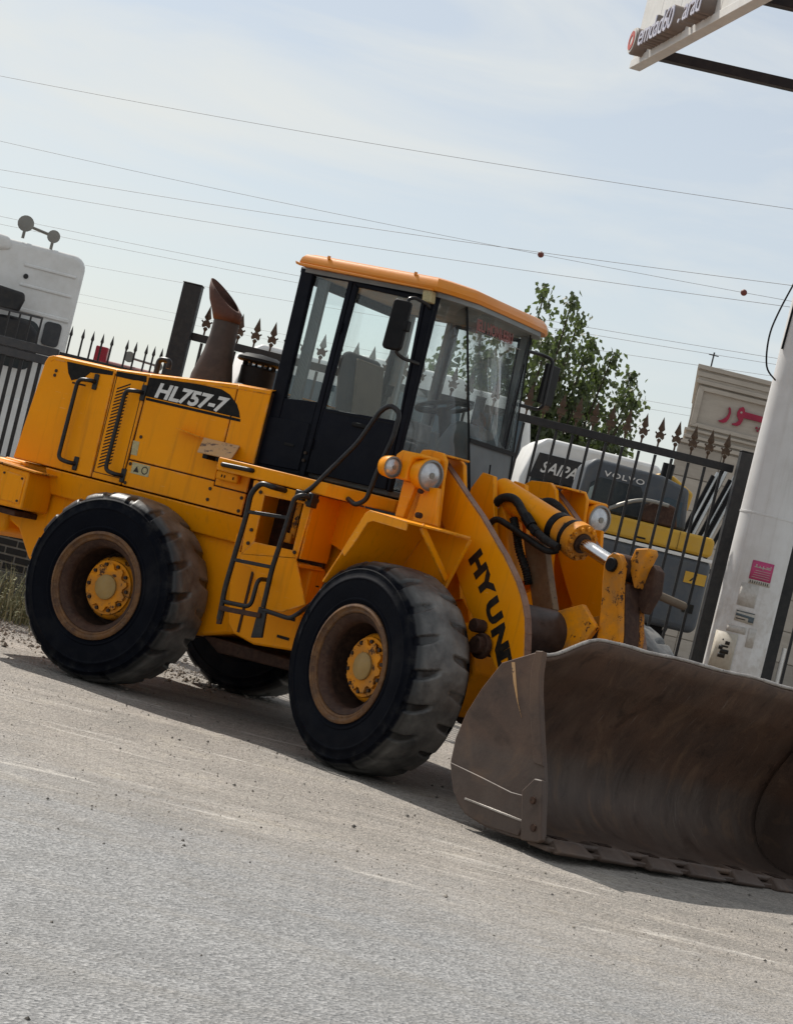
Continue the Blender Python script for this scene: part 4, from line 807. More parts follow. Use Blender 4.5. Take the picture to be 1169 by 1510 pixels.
for j in range(ny-1):
    za, zb = tops[j], tops[j+1]; n1 = .012*noise.noise((ys[j]*3.1, 5.0, 1.0)); n2 = .012*noise.noise((ys[j+1]*3.1, 5.0, 1.0))
    x1_, x2_ = 3.305+.012*noise.noise((ys[j]*2.3, 1.7, 0)), 3.305+.012*noise.noise((ys[j+1]*2.3, 1.7, 0))
    mb.tube([(x1_, ys[j], za+n1+.004), (x2_, ys[j+1], zb+n2+.004)], .011+.004*noise.noise((ys[j]*9, 0, 3)), 8)
P('bucket_top_rim', mb, edge_m, bevel=0, parent=bk)
P('cutting_edge', MB().box(3.62, 3.79, -1.36, 1.36, .050, .078), M_['bucket'], bevel=.006, parent=bk)
P('bucket_weld', MB().box(2.862, 2.876, -1.33, 1.33, .535, .548), M_['rust'], bevel=0, parent=bk)
for i, y in enumerate([-1.17, -.80, -.42, -.03, .36, .74, 1.12]):
    w = .150+.012*math.sin(i*2.7); l = .018*math.sin(i*4.1); h = .122+.006*math.sin(i*1.9); k_ = .045
    # worn bolt-on edge segment: sloping top, slanted ends
    P('bucket_tooth', MB().add([(3.56, y-w, .082), (3.56, y+w*.9, .082), (3.63, y-w+.02, h), (3.63, y+w*.78, h), (3.74+l, y-w+k_, h-.006), (3.74+l, y+w-k_*.4, h-.010), (3.84+l, y-w+.01, .070), (3.84+l, y+w, .066), (3.82+l, y-w, .044), (3.82+l, y+w, .044), (3.56, y-w, .046), (3.56, y+w, .046)],
      [(0, 1, 3, 2), (2, 3, 5, 4), (4, 5, 7, 6), (6, 7, 9, 8), (8, 9, 11, 10), (10, 11, 1, 0), (0, 2, 4, 6, 8, 10), (1, 11, 9, 7, 5, 3)]), M_['bucket'], bevel=.012, parent=bk)
    P('tooth_shade_patch', MB().prism([(3.645, y-w+.05), (3.645, y+w*.25), (3.725+l, y+w*.12), (3.725+l, y-w+.075)], 'z', h-.012, h+.0015), M_['barrel'], bevel=0, parent=bk)  # dark plate laid on top, painting the shaded hollow
for s in (-1, 1):
    P('bucket_hinge', MB().prism([(2.70, .30), (2.72, .46), (2.79, .56), (2.83, .56), (2.815, .40), (2.835, .30), (2.87, .20)], 'y', .44*s, .50*s).prism([(2.70, .30), (2.72, .46), (2.79, .56), (2.83, .56), (2.815, .40), (2.835, .30), (2.87, .20)], 'y', .57*s, .63*s), M_['rust'], bevel=.01, parent=bk)
# ------------------------------------------------------------------ fences, posts, brick wall
M_['iron'] = worn('black_iron', (.012, .012, .014), (.018, .018, .019), .5, 0, 5, dust=(.07, .065, .06), dust_amt=.35, chip=None)
M_['gategrey'] = worn('dark_grey_gate', (.045, .047, .052), (.035, .037, .042), .45, 0, 4, dust=(.12, .11, .10), dust_amt=.35, chip=None)
M_['finial'] = worn('bronze_finial', (.085, .05, .03), (.05, .032, .022), .55, .2, 14, dust=(.16, .11, .07), dust_amt=.5, chip=None)
DF = 20.5
def finial_mesh():
    mb = MB()
    mb.tube([(0, 0, 0), (0, 0, .09)], [.009, .009], 8)
    mb.tube([(0, 0, .05), (0, 0, .075), (0, 0, .095)], [.010, .022, .010], 8)
    mb.prism([(0, .105), (.030, .085), (.040, .105), (.036, .135), (.052, .150), (.046, .165), (.030, .150), (.018, .165), (-.018, .165), (-.030, .150), (-.046, .165), (-.052, .150), (-.036, .135), (-.040, .105), (-.030, .085)], 'y', -.008, .008)
    v = [(0, 0, .15), (.033, 0, .195), (.022, 0, .235), (0, 0, .33), (-.022, 0, .235), (-.033, 0, .195), (0, .016, .20), (0, -.016, .20)]
    mb.add(v, [(0, 1, 7), (1, 2, 7), (2, 3, 7), (3, 4, 7), (4, 5, 7), (5, 0, 7), (1, 0, 6), (2, 1, 6), (3, 2, 6), (4, 3, 6), (5, 4, 6), (0, 5, 6)])
    return mesh_only(mb, 'finial', M_['finial'])
fin_me = finial_mesh()
bar_me = mesh_only(MB().box(-.0125, .0125, -.0125, .0125, .22, 2.78), 'bar', M_['iron'])
def iron_fence(u0, u1, label, first):
    t = thing('iron_fence', label, 'fence', site(0, DF))
    MB().box(u0, u1, -.03, .03, 2.785, 2.855).build('top_rail', M_['iron'], t, bevel=.004)
    MB().box(u0, u1, -.025, .025, .15, .22).build('bottom_rail', M_['iron'], t, bevel=.004)
    u = first
    while u < u1-.03:
        link('bar', bar_me, t, Matrix.Translation((u, 0, 0))); link('finial', fin_me, t, Matrix.Translation((u, 0, 2.85)) @ Matrix.Diagonal((1, 1, .86, 1)))
        u += .1535
    return t
iron_fence(.55, 2.87, 'tall black iron fence panel with bronze spear finials, next to white round column', .62)
iron_fence(-2.18, .45, 'tall black iron fence panel with bronze spear finials seen through the loader cab', -2.08)
def post(u, d, w, h, label, dd=.16):
    o = MB().box(-w/2, w/2, -dd/2, dd/2, 0, h).box(-w/2-.006, w/2+.006, -dd/2-.006, dd/2+.006, h, h+.012).build('fence_post', M_['iron'], None, site(u, d), .006); return tag(o, label, 'post')
post(-2.27, DF-.05, .17, 3.27, 'thick square black post standing behind the exhaust stack', .20)
post(.50, DF, .09, 2.9, 'slim black post joining the two spear topped fence panels', .09)
post(2.93, 20.28, .12, 2.98, 'square black post against the white round column, under the spear fence')
# lower gate at the left with a heavy top band, and a plain picket fence beside it
t = thing('metal_gate', 'dark grey metal gate with heavy double top band in front of white sleeper truck', 'gate', site(0, DF))
MB().box(-6.4, -3.32, -.04, .04, 2.335, 2.415).build('top_band', M_['gategrey'], t, bevel=.005)
MB().box(-6.4, -3.32, -.03, .03, 2.25, 2.327).build('top_band', M_['gategrey'], t, bevel=.005)
MB().box(-3.40, -3.32, -.035, .035, .80, 2.245).build('gate_stile', M_['gategrey'], t, bevel=.005)
MB().box(-6.4, -3.40, -.03, .03, .80, .90).build('bottom_rail', M_['gategrey'], t, bevel=.005)
MB().box(-6.4, -3.53, -.008, .008, 2.645, 2.665).build('crown_rail', M_['gategrey'], t)
gb_me = mesh_only(MB().box(-.016, .016, -.012, .012, .90, 2.25), 'gate_bar', M_['iron']); gu_me = mesh_only(MB().box(-.008, .008, -.008, .008, 2.415, 2.645), 'upright', M_['iron'])
u = -3.46
while u > -6.3: link('gate_bar', gb_me, t, Matrix.Translation((u, 0, 0))); u -= .085
u = -3.54
while u > -6.3: link('upright', gu_me, t, Matrix.Translation((u, 0, 0))); u -= .1
t = thing('picket_fence', 'low black picket fence with plain pointed tips between gate and thick post', 'fence', site(0, DF))
MB().box(-3.31, -2.37, -.015, .015, 2.36, 2.40).build('top_rail', M_['iron'], t, bevel=.003)
MB().box(-3.31, -2.37, -.015, .015, .82, .87).build('bottom_rail', M_['iron'], t, bevel=.003)
pk = MB().box(-.008, .008, -.008, .008, .80, 2.56); pk.tube([(0, 0, 2.555), (0, 0, 2.575), (0, 0, 2.655)], [.008, .016, .001], 6); pk_me = mesh_only(pk, 'picket', M_['iron'])
for u in (-3.25, -3.14, -3.05, -2.96, -2.87, -2.73, -2.65, -2.55, -2.48, -2.41): link('picket', pk_me, t, Matrix.Translation((u, 0, 0)))
# brick plinth wall under gate and pickets
M_['brick'] = worn('dark_brick', (.020, .019, .019), (.013, .013, .013), .75, 0, 8, dust=(.05, .048, .04), dust_amt=.3, chip=None)
M_['mortar'] = plain('mortar', (.30, .29, .26), .9)
M_['plinth'] = worn('grey_plinth', (.13, .13, .11), (.10, .10, .085), .85, 0, 5, dust=(.2, .18, .14), dust_amt=.5, chip=None)
t = thing('brick_wall', 'low dark brick wall with pale mortar joints on concrete footing behind rear wheel', 'wall', site(0, DF))
MB().box(-5.0, -2.36, -.09, .09, .36, .792).build('wall_core', M_['mortar'], t)
MB().box(-5.0, -2.36, -.14, .14, 0, .355).build('footing', M_['plinth'], t, bevel=.01)
br_me = mesh_only(MB().box(-.095, .095, -.105, .105, -.027, .027), 'brick', M_['brick'])
for r_ in range(6):
    for c_ in range(13):
        u = -4.9+c_*.207+(.1 if r_ % 2 else 0)
        if u < -2.48: link('brick', br_me, t, Matrix.Translation((u+rnd.uniform(-.004, .004), rnd.uniform(-.004, .004), .40+r_*.071)))
# gate leaf right of the column
t = thing('metal_gate', 'black gate frame with pale upright tube, right of the white column', 'gate', site(0, 20.2))
MB().box(3.47, 3.60, -.06, .06, 0, 3.0).build('gate_stile', M_['iron'], t, bevel=.005)
MB().box(3.62, 5.4, -.03, .03, 2.78, 2.86).build('top_rail', M_['iron'], t, bevel=.004)
MB().box(3.62, 5.4, -.03, .03, .15, .23).build('bottom_rail', M_['iron'], t, bevel=.004)
MB().cyl((3.655, -.03, .2), (3.655, -.03, 1.36), .02, n=10).build('latch_tube', M_['white'], t)
for i in range(11): link('bar', bar_me, t, Matrix.Translation((3.70+i*.1535, 0, 0)))

# ------------------------------------------------------------------ sign tower: round white column, boards and beams above
M_['colwhite'] = worn('dirty_white_paint', (.68, .675, .67), (.62, .615, .61), .55, 0, 1.2, dust=(.36, .33, .29), dust_amt=.25, chip=(.25, .2, .16), chip_at=.72)
m_ = M_['colwhite']; nt = m_.node_tree; b = [n for n in nt.nodes if n.type == 'BSDF_PRINCIPLED'][0]; old = b.inputs['Base Color'].links[0].from_socket
vr = coords(nt, 'Object', (9, 9, .5)); nr = noise_(nt, vr, 1.3, 6, .65); zc_ = nd(nt, 'ShaderNodeSeparateXYZ', {'Vector': coords(nt)}).outputs[2]
c_ = mix(nt, math_(nt, 'MULTIPLY', ramp(nt, nr, .52, .72), .35), old, (.34, .30, .26)); c_ = mix(nt, math_(nt, 'MULTIPLY', math_(nt, 'MULTIPLY', ramp(nt, noise_(nt, coords(nt), 5, 6, .7), .42, .62), ramp(nt, math_(nt, 'MULTIPLY', zc_, .25), .40, .58, (1, 1, 1), (0, 0, 0))), .5), c_, (.36, .31, .26)); nt.links.new(c_, b.inputs['Base Color'])
M_['pink'] = worn('pink_poster', (.50, .055, .17), (.42, .05, .15), .6, 0, 12, dust_amt=.2, chip=None)
M_['paper'] = worn('old_paper', (.50, .47, .42), (.42, .39, .34), .7, 0, 16, dust=(.3, .26, .2), dust_amt=.5, chip=(.25, .22, .18), chip_at=.66)
M_['bluegrey'] = plain('blue_grey_print', (.10, .13, .15), .6)
M_['darkred'] = plain('dark_red_steel', (.018, .010, .011), .55)
M_['signface'] = worn('sign_sheet', (.66, .65, .62), (.60, .59, .57), .5, 0, 2, dust=(.35, .33, .3), dust_amt=.3, chip=None)
M_['letterwhite'] = worn('letter_face', (.55, .55, .62), (.45, .45, .55), .4, 0, 10, dust_amt=.1, chip=None)
M_['letterside'] = plain('letter_return', (.24, .20, .18), .6)
M_['signred'] = plain('sign_red', (.5, .10, .08), .5)
CU, CDp, CRad = 3.18, 19.8, .258
t = thing('sign_tower', 'round white steel column with pasted notices carrying a sign board on dark beams', 'sign', site(CU, CDp))
mb = MB(); mb.tube([(0, 0, 0), (0, 0, 1.5), (0, 0, 3.0), (0, 0, 7.6)], [CRad, CRad, CRad, CRad], 48); mb.build('column', M_['colwhite'], t)
for z in (2.45, 4.95): MB().lathe([(CRad-.01, -.012), (CRad+.004, -.008), (CRad+.005, .008), (CRad-.01, .012)], 48, Matrix.Translation((0, 0, z)) @ Matrix.Rotation(R(90), 4, 'X')).build('weld_seam', M_['colwhite'], t)
def wrap(name, u0, u1, z0, z1, mat, off, parent=None, skew=0.0):
    mb = MB(); N_ = 8
    for i in range(N_+1):
        uu = u0+(u1-u0)*i/N_; a = math.asin(max(-.98, min(.98, uu/CRad))); rr = CRad+off
        mb.v += [(rr*math.sin(a), -rr*math.cos(a), z0+skew*i/N_), (rr*math.sin(a), -rr*math.cos(a), z1+skew*i/N_)]
    for i in range(N_): mb.f.append((2*i, 2*i+2, 2*i+3, 2*i+1))
    o = mb.build(name, mat, t); o.modifiers.new('solid', 'SOLIDIFY').thickness = .001; return o
ps = wrap('poster', -.085, .105, 1.885, 2.05, M_['pink'], .004)
wrap('poster_footer', -.08, .108, 1.845, 1.884, M_['paper'], .004)
for i in range(4): wrap('poster_line', -.065+.006*i, .085, 1.905+.020*i, 1.909+.020*i, M_['paper'], .006)
# title strokes of the pink notice (Persian handwriting)
for (u0, u1, z0, z1) in ((-.06, .08, 1.992, 2.000), (-.05, -.04, 2.0, 2.02), (-.02, -.012, 2.0, 2.012), (.01, .018, 1.98, 2.015), (.04, .07, 2.004, 2.012), (.075, .083, 2.0, 2.026)): wrap('poster_title', u0, u1, z0, z1, M_['paper'], .006)
for i in range(9): wrap('phone_digit', -.07+.019*i, -.063+.019*i, 1.853, 1.876, M_['text_black'], .006)
wrap('notice', -.12, .045, 1.505, 1.605, M_['paper'], .004, skew=-.01)
wrap('notice_band', -.115, .042, 1.55, 1.572, M_['bluegrey'], .006, skew=-.01); wrap('notice_block', -.005, .042, 1.512, 1.545, M_['bluegrey'], .006)
wrap('notice_line', -.115, .04, 1.588, 1.596, M_['bluegrey'], .006); wrap('notice_line', -.11, -.03, 1.522, 1.530, M_['text_black'], .006)
wrap('peeled_notice', -.13, .02, 1.64, 1.84, worn('glue_residue', (.46, .43, .39), (.52, .5, .47), .7, 0, 9, dust=(.3, .26, .22), dust_amt=.7, chip=None), .003)
hp = wrap('hatch_cover', -.225, -.055, 1.06, 1.385, worn('hatch_paint', (.50, .46, .39), (.44, .40, .33), .6, 0, 6, dust=(.3, .24, .17), dust_amt=.5, chip=None), .010)
for (u0, u1, z0, z1) in ((-.175, -.12, 1.16, 1.20), (-.165, -.10, 1.20, 1.235), (-.18, -.15, 1.23, 1.27), (-.14, -.105, 1.28, 1.31), (-.165, -.155, 1.31, 1.325), (-.15, -.11, 1.255, 1.27)): wrap('stencil_mark', u0, u1, z0, z1, M_['text_black'], .013)
wrap('stain', -.16, .0, 1.40, 1.46, bpy.data.materials['glue_residue'], .003); wrap('stain', .02, .09, 1.30, 1.47, bpy.data.materials['glue_residue'], .003)
P_ = lambda u, d, z: Vector((u-CU, d-CDp, z))
# wire draped against the column
MB().tube(curve_pts([P_(2.92, 19.7, 4.6), P_(2.80, 19.55, 4.2), P_(2.76, 19.5, 3.95), P_(2.80, 19.5, 3.7), P_(2.93, 19.7, 3.62)], 6), .008, 6).build('loose_cable', M_['black'], t)
MB().tube(curve_pts([P_(2.925, 19.72, 3.9), P_(2.935, 19.7, 4.5), P_(2.93, 19.7, 5.6)], 6), .010, 6).build('loose_cable', M_['black'], t)
# sign board running towards the road
A = P_(1.07, 20.0, 0); Bv = P_(2.12, 14.2, 0); dirb = (Bv-A).normalized(); nb = Vector((-dirb.y, dirb.x, 0)); nb = nb if nb.x < 0 else -nb
Ls = (Bv-A).length
def board(s0, s1, o0, o1, z0, z1, name, mat, bevel=.004):
    v = []
    for z in (z0, z1):
        for o_ in (o0, o1):
            for s_ in (s0, s1): p = A+dirb*s_+nb*o_; v.append((p.x, p.y, z))
    mb = MB().add(v, [(0, 1, 3, 2), (4, 6, 7, 5), (0, 4, 5, 1), (2, 3, 7, 6), (0, 2, 6, 4), (1, 5, 7, 3)]); return mb.build(name, mat, t, bevel=bevel)
k = 0
s_ = 0.0
while s_ < Ls-.05:
    board(s_+.003, min(Ls, s_+.62)-.003, -.03, 0, 6.10, 8.0, 'sign_panel', M_['signface']); s_ += .62
board(0, Ls, -.09, .012, 6.02, 6.097, 'sign_frame', M_['signface'])
zfac = Matrix(((dirb.x, 0, nb.x, 0), (dirb.y, 0, nb.y, 0), (0, 1, 0, 0), (0, 0, 0, 1)))
def signtext(s0, txt, sz):
    Mx = Matrix.Translation(A+dirb*s0+nb*.06+Vector((0, 0, 6.095))) @ zfac
    lettering(txt, M_['letterside'], t, Mx, name='sign_letter', size=sz, extrude=.06, offset=.006, sx=1.0, space=.95)
    Mx2 = Matrix.Translation(A+dirb*s0+nb*.126+Vector((0, 0, 6.095))) @ zfac
    lettering(txt, M_['letterwhite'], t, Mx2, name='sign_letter_face', size=sz, extrude=.004, offset=.001, sx=1.0, space=.95)
signtext(.56, 'emdad60', .285); signtext(1.735, '.', .285); signtext(1.86, 'arad', .285)
Mx = Matrix.Translation(A+dirb*.34+nb*.07+Vector((0, 0, 6.185))) @ zfac @ Matrix.Rotation(R(90), 4, 'X')
MB().lathe([(.0, -.07), (.115, -.07), (.12, .04), (.11, .05), (.0, .05)], 28).build('sign_logo', M_['letterside'], t, Mx)
MB().lathe([(.0, .052), (.108, .052), (.108, .058), (.0, .058)], 28).build('sign_logo_face', M_['signface'], t, Mx)
MB().lathe([(.045, .058), (.085, .058), (.085, .064), (.045, .064), (.045, .058)], 28).build('sign_logo_ring', M_['signred'], t, Mx)
def beam(p, q_, w=.12, h=.085): MB().bar(p, q_, w, h).build('beam', M_['darkred'], t, bevel=.004)
beam(P_(1.20, 19.7, 6.13), P_(4.6, 19.45, 6.13)); beam(P_(1.62, 17.0, 6.13), P_(4.6, 16.8, 6.13)); beam(P_(2.05, 14.6, 6.13), P_(4.6, 14.4, 6.13))
beam(P_(3.18, 19.8, 6.35), P_(3.18, 14.4, 6.35), .2, .26); beam(P_(4.6, 19.6, 6.13), P_(4.6, 14.3, 6.13))

# ------------------------------------------------------------------ vehicles in the yard
M_['truckwhite'] = worn('truck_white', (.74, .735, .72), (.68, .675, .66), .4, 0, 2, dust=(.42, .39, .34), dust_amt=.3, chip=None)
M_['truckblack'] = plain('truck_plastic', (.018, .018, .021), .45)
M_['truckblue'] = plain('windscreen_blue', (.055, .085, .11), .12)
M_['redlamp'] = plain('red_lamp', (.45, .012, .035), .3)
def rounded(x0, x1, z0, z1, r_, k=5):
    pts = []
    for cx, cz, a0 in ((x1-r_, z0+r_, -90), (x1-r_, z1-r_, 0), (x0+r_, z1-r_, 90), (x0+r_, z0+r_, 180)):
        for i in range(k+1): a = R(a0+90*i/k); pts.append((cx+r_*math.cos(a), cz+r_*math.sin(a)))
    return pts
def horn(t, x, y, z, s=1.0):
    MB().tube([(x, y, z), (x, y-.22*s, z), (x, y-.30*s, z), (x, y-.33*s, z)], [.025*s, .04*s, .075*s, .095*s], 16).build('air_horn', M_['lamp_rim'], t)
# side-on white sleeper cab
t = thing('truck', 'white sleeper cab truck with chrome air horns on its roof behind the left gate', 'truck', site(-5.6, 26, 0, R(9.6)))
MB().prism(rounded(-1.4, 1.44, 1.0, 3.72, .16), 'y', -.05, 2.3).build('cab_body', M_['truckwhite'], t, bevel=.05, seg=3)
MB().prism([(-1.38, 2.95), (-1.30, 3.5), (-.9, 3.80), (-.5, 3.80), (.52, 3.74), (.58, 3.60), (-.4, 3.3)], 'y', -.09, 2.3).build('roof_spoiler', M_['truckwhite'], t, bevel=.05, seg=3)
for z in (3.22, 3.45): MB().box(.75, 1.36, -.066, -.045, z, z+.035).build('pressed_rib', M_['truckwhite'], t, bevel=.012)
MB().box(.60, 1.40, -.07, -.045, 2.93, 2.98).build('pressed_rib', M_['truckwhite'], t, bevel=.02)
MB().prism(rounded(.62, 1.10, 2.28, 2.86, .12), 'y', -.07, -.04).build('side_window', M_['darkglass'], t)
MB().prism(rounded(1.14, 1.34, 2.62, 2.90, .05), 'y', -.07, -.04).build('side_window', M_['gategrey'], t)
MB().prism([(.40, 3.16), (.84, 3.13), (.86, 3.05), (.82, 2.90), (.40, 2.88)], 'y', -.42, -.28).build('mirror_housing', M_['truckblack'], t, bevel=.03)
MB().prism([(.35, 2.65), (.62, 2.84), (.95, 2.84), (1.10, 2.72), (1.13, 2.4), (.4, 2.4)], 'y', -.35, -.05).build('mirror_lower', M_['truckblack'], t, bevel=.04)
MB().cyl((.80, -.06, 3.34), (.80, -.05, 3.34), .03, n=12).build('cap', M_['truckblack'], t)
MB().box(.52, .526, -.058, -.045, 1.1, 3.1).build('door_joint', M_['truckblack'], t); MB().box(.55, .74, -.075, -.05, 2.08, 2.13).build('door_handle', M_['truckblack'], t, bevel=.01); MB().box(.9, 1.3, -.072, -.045, 1.25, 1.95).build('locker_door', M_['truckwhite'], t, bevel=.02)
horn(t, .66, .15, 3.92, 1.0); horn(t, 1.0, .15, 3.86, .8)
MB().tube(rod([(.66, .0, 3.76), (.66, .0, 3.92), (1.0, .0, 3.87), (1.0, .0, 3.72)], .03), .018, 8).build('horn_bracket', M_['lamp_rim'], t)
for x in (-.6, 1.0): MB().lathe([(.25, -.16), (.48, -.16), (.52, -.1), (.52, .16), (.25, .16)], 32, Matrix.Translation((x, .1, .52))).build('wheel', M_['rubber'], t)
MB().box(-1.3, 1.3, 0, 2.2, .55, .99).build('chassis', M_['truckblack'], t)
t = thing('truck', 'pale red roofed truck with small air horns behind the low picket fence', 'truck', site(-3.55, 27.2))
M_['truckred'] = worn('faded_red_roof', (.42, .20, .19), (.36, .17, .16), .5, 0, 2, dust_amt=.3, chip=None)
MB().prism(rounded(-.42, 1.0, .9, 2.60, .12), 'y', 0, 2.0).build('cab_body', M_['truckwhite'], t, bevel=.05)
MB().prism(rounded(-.44, 1.02, 2.45, 2.66, .08), 'y', -.02, 2.02).build('cab_roof', M_['truckred'], t, bevel=.03)
MB().box(-.3, .9, -.02, .02, 1.7, 2.35).build('windscreen', M_['truckblue'], t)
horn(t, .0, .1, 2.76, .7); horn(t, .36, .1, 2.73, .55); MB().tube([(0, .1, 2.76), (.36, .1, 2.74)], .014, 8).build('horn_bracket', M_['lamp_rim'], t)
MB().box(-.40, -.25, -.25, -.05, 2.60, 2.80).build('beacon_lamp', M_['redlamp'], t, bevel=.015); MB().box(-.42, -.23, -.26, -.04, 2.555, 2.598).build('beacon_base', M_['truckblack'], t)
for x in (-.2, .8): MB().lathe([(.2, -.13), (.42, -.13), (.45, -.08), (.45, .13), (.2, .13)], 28, Matrix.Translation((x, .2, .45))).build('wheel', M_['rubber'], t)
# front-facing white trucks beyond the fence
def truck_front(u, d, rz, label, w=2.2, h=3.0, banner=None, zs_=1.0):
    t = thing('truck', label, 'truck', site(u, d, 0, rz)); hw = w/2
    MB().prism([(-hw, .7), (hw, .7), (hw, h-.55), (hw-.10, h-.12), (hw-.22, h), (-hw+.22, h), (-hw+.10, h-.12), (-hw, h-.55)], 'y', 0, 1.9).build('cab_body', M_['truckwhite'], t, bevel=.05, seg=3)
    ws_ = MB().prism([(-hw+.08, h-1.15), (hw-.08, h-1.15), (hw-.16, h-.28), (-hw+.16, h-.28)], 'y', -.03, .02).build('windscreen', M_['truckblue'] if not banner else M_['darkglass'], t, bevel=.01)
    MB().box(-hw+.1, hw-.1, -.045, -.005, 1.0, h-1.35).build('grille', M_['gategrey'], t, bevel=.01)
    MB().box(-hw, hw, -.10, .1, .55, .9).build('bumper', M_['truckwhite'], t, bevel=.04)
    for s in (-1, 1):
        MB().box(s*(hw-.3)-.15, s*(hw-.3)+.15, -.12, -.09, .65, .82).build('headlight', M_['lens'], t, bevel=.02)
        MB().box(s*(hw+.16)-.09, s*(hw+.16)+.09, -.2, -.1, h-1.25, h-.65).build('mirror_housing', M_['truckblack'], t, bevel=.02)
        MB().bar((s*hw, -.05, h-.7), (s*(hw+.16), -.15, h-.75), .03, .03).build('mirror_arm', M_['truckblack'], t)
        MB().lathe([(.25, -.13), (.45, -.13), (.48, -.08), (.48, .13), (.25, .13)], 28, Matrix.Translation((s*(hw-.18), .8, .48)) @ Matrix.Rotation(R(90), 4, 'Z')).build('wheel', M_['rubber'], t)
    MB().bar((-.3, -.045, h-1.12), (.35, -.045, h-.75), .015, .015).build('wiper', M_['truckblack'], t)
    if banner:
        MB().prism([(-hw+.11, h-.52), (hw-.11, h-.52), (hw-.17, h-.20), (-hw+.17, h-.20)], 'y', -.045, -.03).build('screen_banner', M_['truckblack'], t)
        lettering(banner, M_['decal_white'], t, facing((-hw+.22, -.048, h-.43), (1, 0, 0), (0, 0, 1)), name='banner_lettering', size=.20, extrude=.002, offset=.004, shear=.3, sx=.9)
    return t
# truck with banner, letters readable between the bars
truck_front(2.30, 28.0, R(2), 'white truck with SAIPA lettered on a black banner, beside the grey excavator cab', 1.86, 3.06, 'SAIPA')
truck_front(-1.35, 27.6, R(10), 'white truck seen through the rear side window of the loader cab', 1.9, 3.32)
truck_front(-.25, 29.5, R(-6), 'white truck seen through the loader door window beside the seat', 1.8, 3.62)
truck_front(.62, 31.0, R(5), 'white truck behind the loader steering wheel, under the leafy tree', 1.9, 3.62)
# yellow and grey crawler excavator
M_['excgrey'] = worn('excavator_grey', (.072, .082, .097), (.06, .069, .082), .5, 0, 2, dust=(.16, .145, .12), dust_amt=.35, chip=None)
M_['excyellow'] = worn('excavator_yellow', (.56, .32, .030), (.50, .28, .028), .45, 0, 2, dust=(.4, .3, .15), dust_amt=.25, chip=None)
t = thing('excavator', 'yellow and grey excavator with VOLVO on its cab, parked behind the spear fence', 'excavator', site(2.6, 25))
MB().prism(rounded(-.95, .93, 1.18, 2.02, .10), 'y', 0, 2.2).build('counterweight', M_['excgrey'], t, bevel=.08, seg=3)
MB().prism(rounded(-.72, .90, 2.045, 2.265, .06), 'y', -.02, 1.2).build('yellow_band', M_['excyellow'], t, bevel=.03)
MB().box(-.70, .92, -.012, .05, 1.992, 2.03).build('white_stripe', M_['white'], t, bevel=.005)
MB().box(.50, .503, -.028, -.018, 2.05, 2.26).build('panel_joint', M_['slot'], t); MB().box(.02, .14, -.03, -.015, 2.075, 2.095).build('panel_latch', M_['slot'], t)
cbo = [(-.68, 2.27), (-.66, 2.74), (-.58, 2.84), (.20, 2.82), (.52, 2.74), (.58, 2.27)]; 
MB().prism(cbo, 'y', .25, 1.6).build('cab', M_['excgrey'], t, bevel=.04)
MB().prism([(-.60, 2.30), (-.57, 2.56), (-.48, 2.64), (-.02, 2.64), (.02, 2.58), (.02, 2.30)], 'y', .235, .26).build('cab_window', M_['darkglass'], t)
MB().prism([(.12, 2.30), (.12, 2.52), (.30, 2.60), (.48, 2.58), (.50, 2.30)], 'y', .235, .26).build('cab_window', M_['truckblue'], t)
MB().prism([(-.59, 2.29), (-.57, 2.50), (-.52, 2.55), (-.50, 2.29)], 'y', .228, .24).build('cab_window_reflection', plain('reflection_paint', (.22, .28, .29), .15), t)  # pale plate painting a reflection on the cab window
lettering('VOLVO', M_['decal_white'], t, facing((-.45, .238, 2.665), (1, 0, 0), (0, 0, 1)), name='cab_lettering', size=.085, extrude=.002, offset=.001, sx=1.5, space=1.15)
MB().prism([(.10, 2.72), (.16, 2.60), (.46, 2.60), (.60, 2.50), (.62, 2.72), (.36, 2.86), (.18, 2.86)], 'y', .6, 1.4).build('engine_hood', M_['excyellow'], t, bevel=.03)
MB().cyl((.25, .5, 2.62), (.26, .5, 2.98), .07, n=16).build('exhaust', M_['black'], t)
MB().tube(curve_pts([(-.42, -.05, 2.26), (-.15, -.06, 2.43), (.05, -.06, 2.50), (.30, -.06, 2.50)]), .022, 8).build('guard_rail', M_['lamp_rim'], t)
MB().prism([(.05, 2.27), (.05, 2.46), (.20, 2.54), (.40, 2.50), (.46, 2.27)], 'y', .0, .22).build('cooler_cover', M_['rust'], t, bevel=.03)
wl = MB().box(.66, .90, -.012, .02, 1.725, 1.85).build('warning_label', M_['excyellow'], t); MB().prism([(.72, 1.75), (.78, 1.83), (.80, 1.83), (.74, 1.75)], 'y', -.015, -.011).build('label_print', M_['text_black'], wl)
MB().box(.72, .84, -.012, .03, 1.40, 1.50).build('vent', M_['slot'], t)
for y in (.2, 1.7):
    MB().prism(rounded(-1.6, 1.5, 0, .85, .40, 8), 'y', y-.25, y+.25).build('track', M_['rust'], t, bevel=.02)
MB().box(-.6, .6, .3, 1.6, .85, 1.2).build('slew_ring', M_['black'], t)
MB().prism([(-.2, 2.2), (.1, 2.74), (.34, 2.86), (.55, 2.76), (.62, 2.4), (.4, 2.3)], 'y', 1.8, 2.1).build('boom', M_['excyellow'], t, bevel=.02)
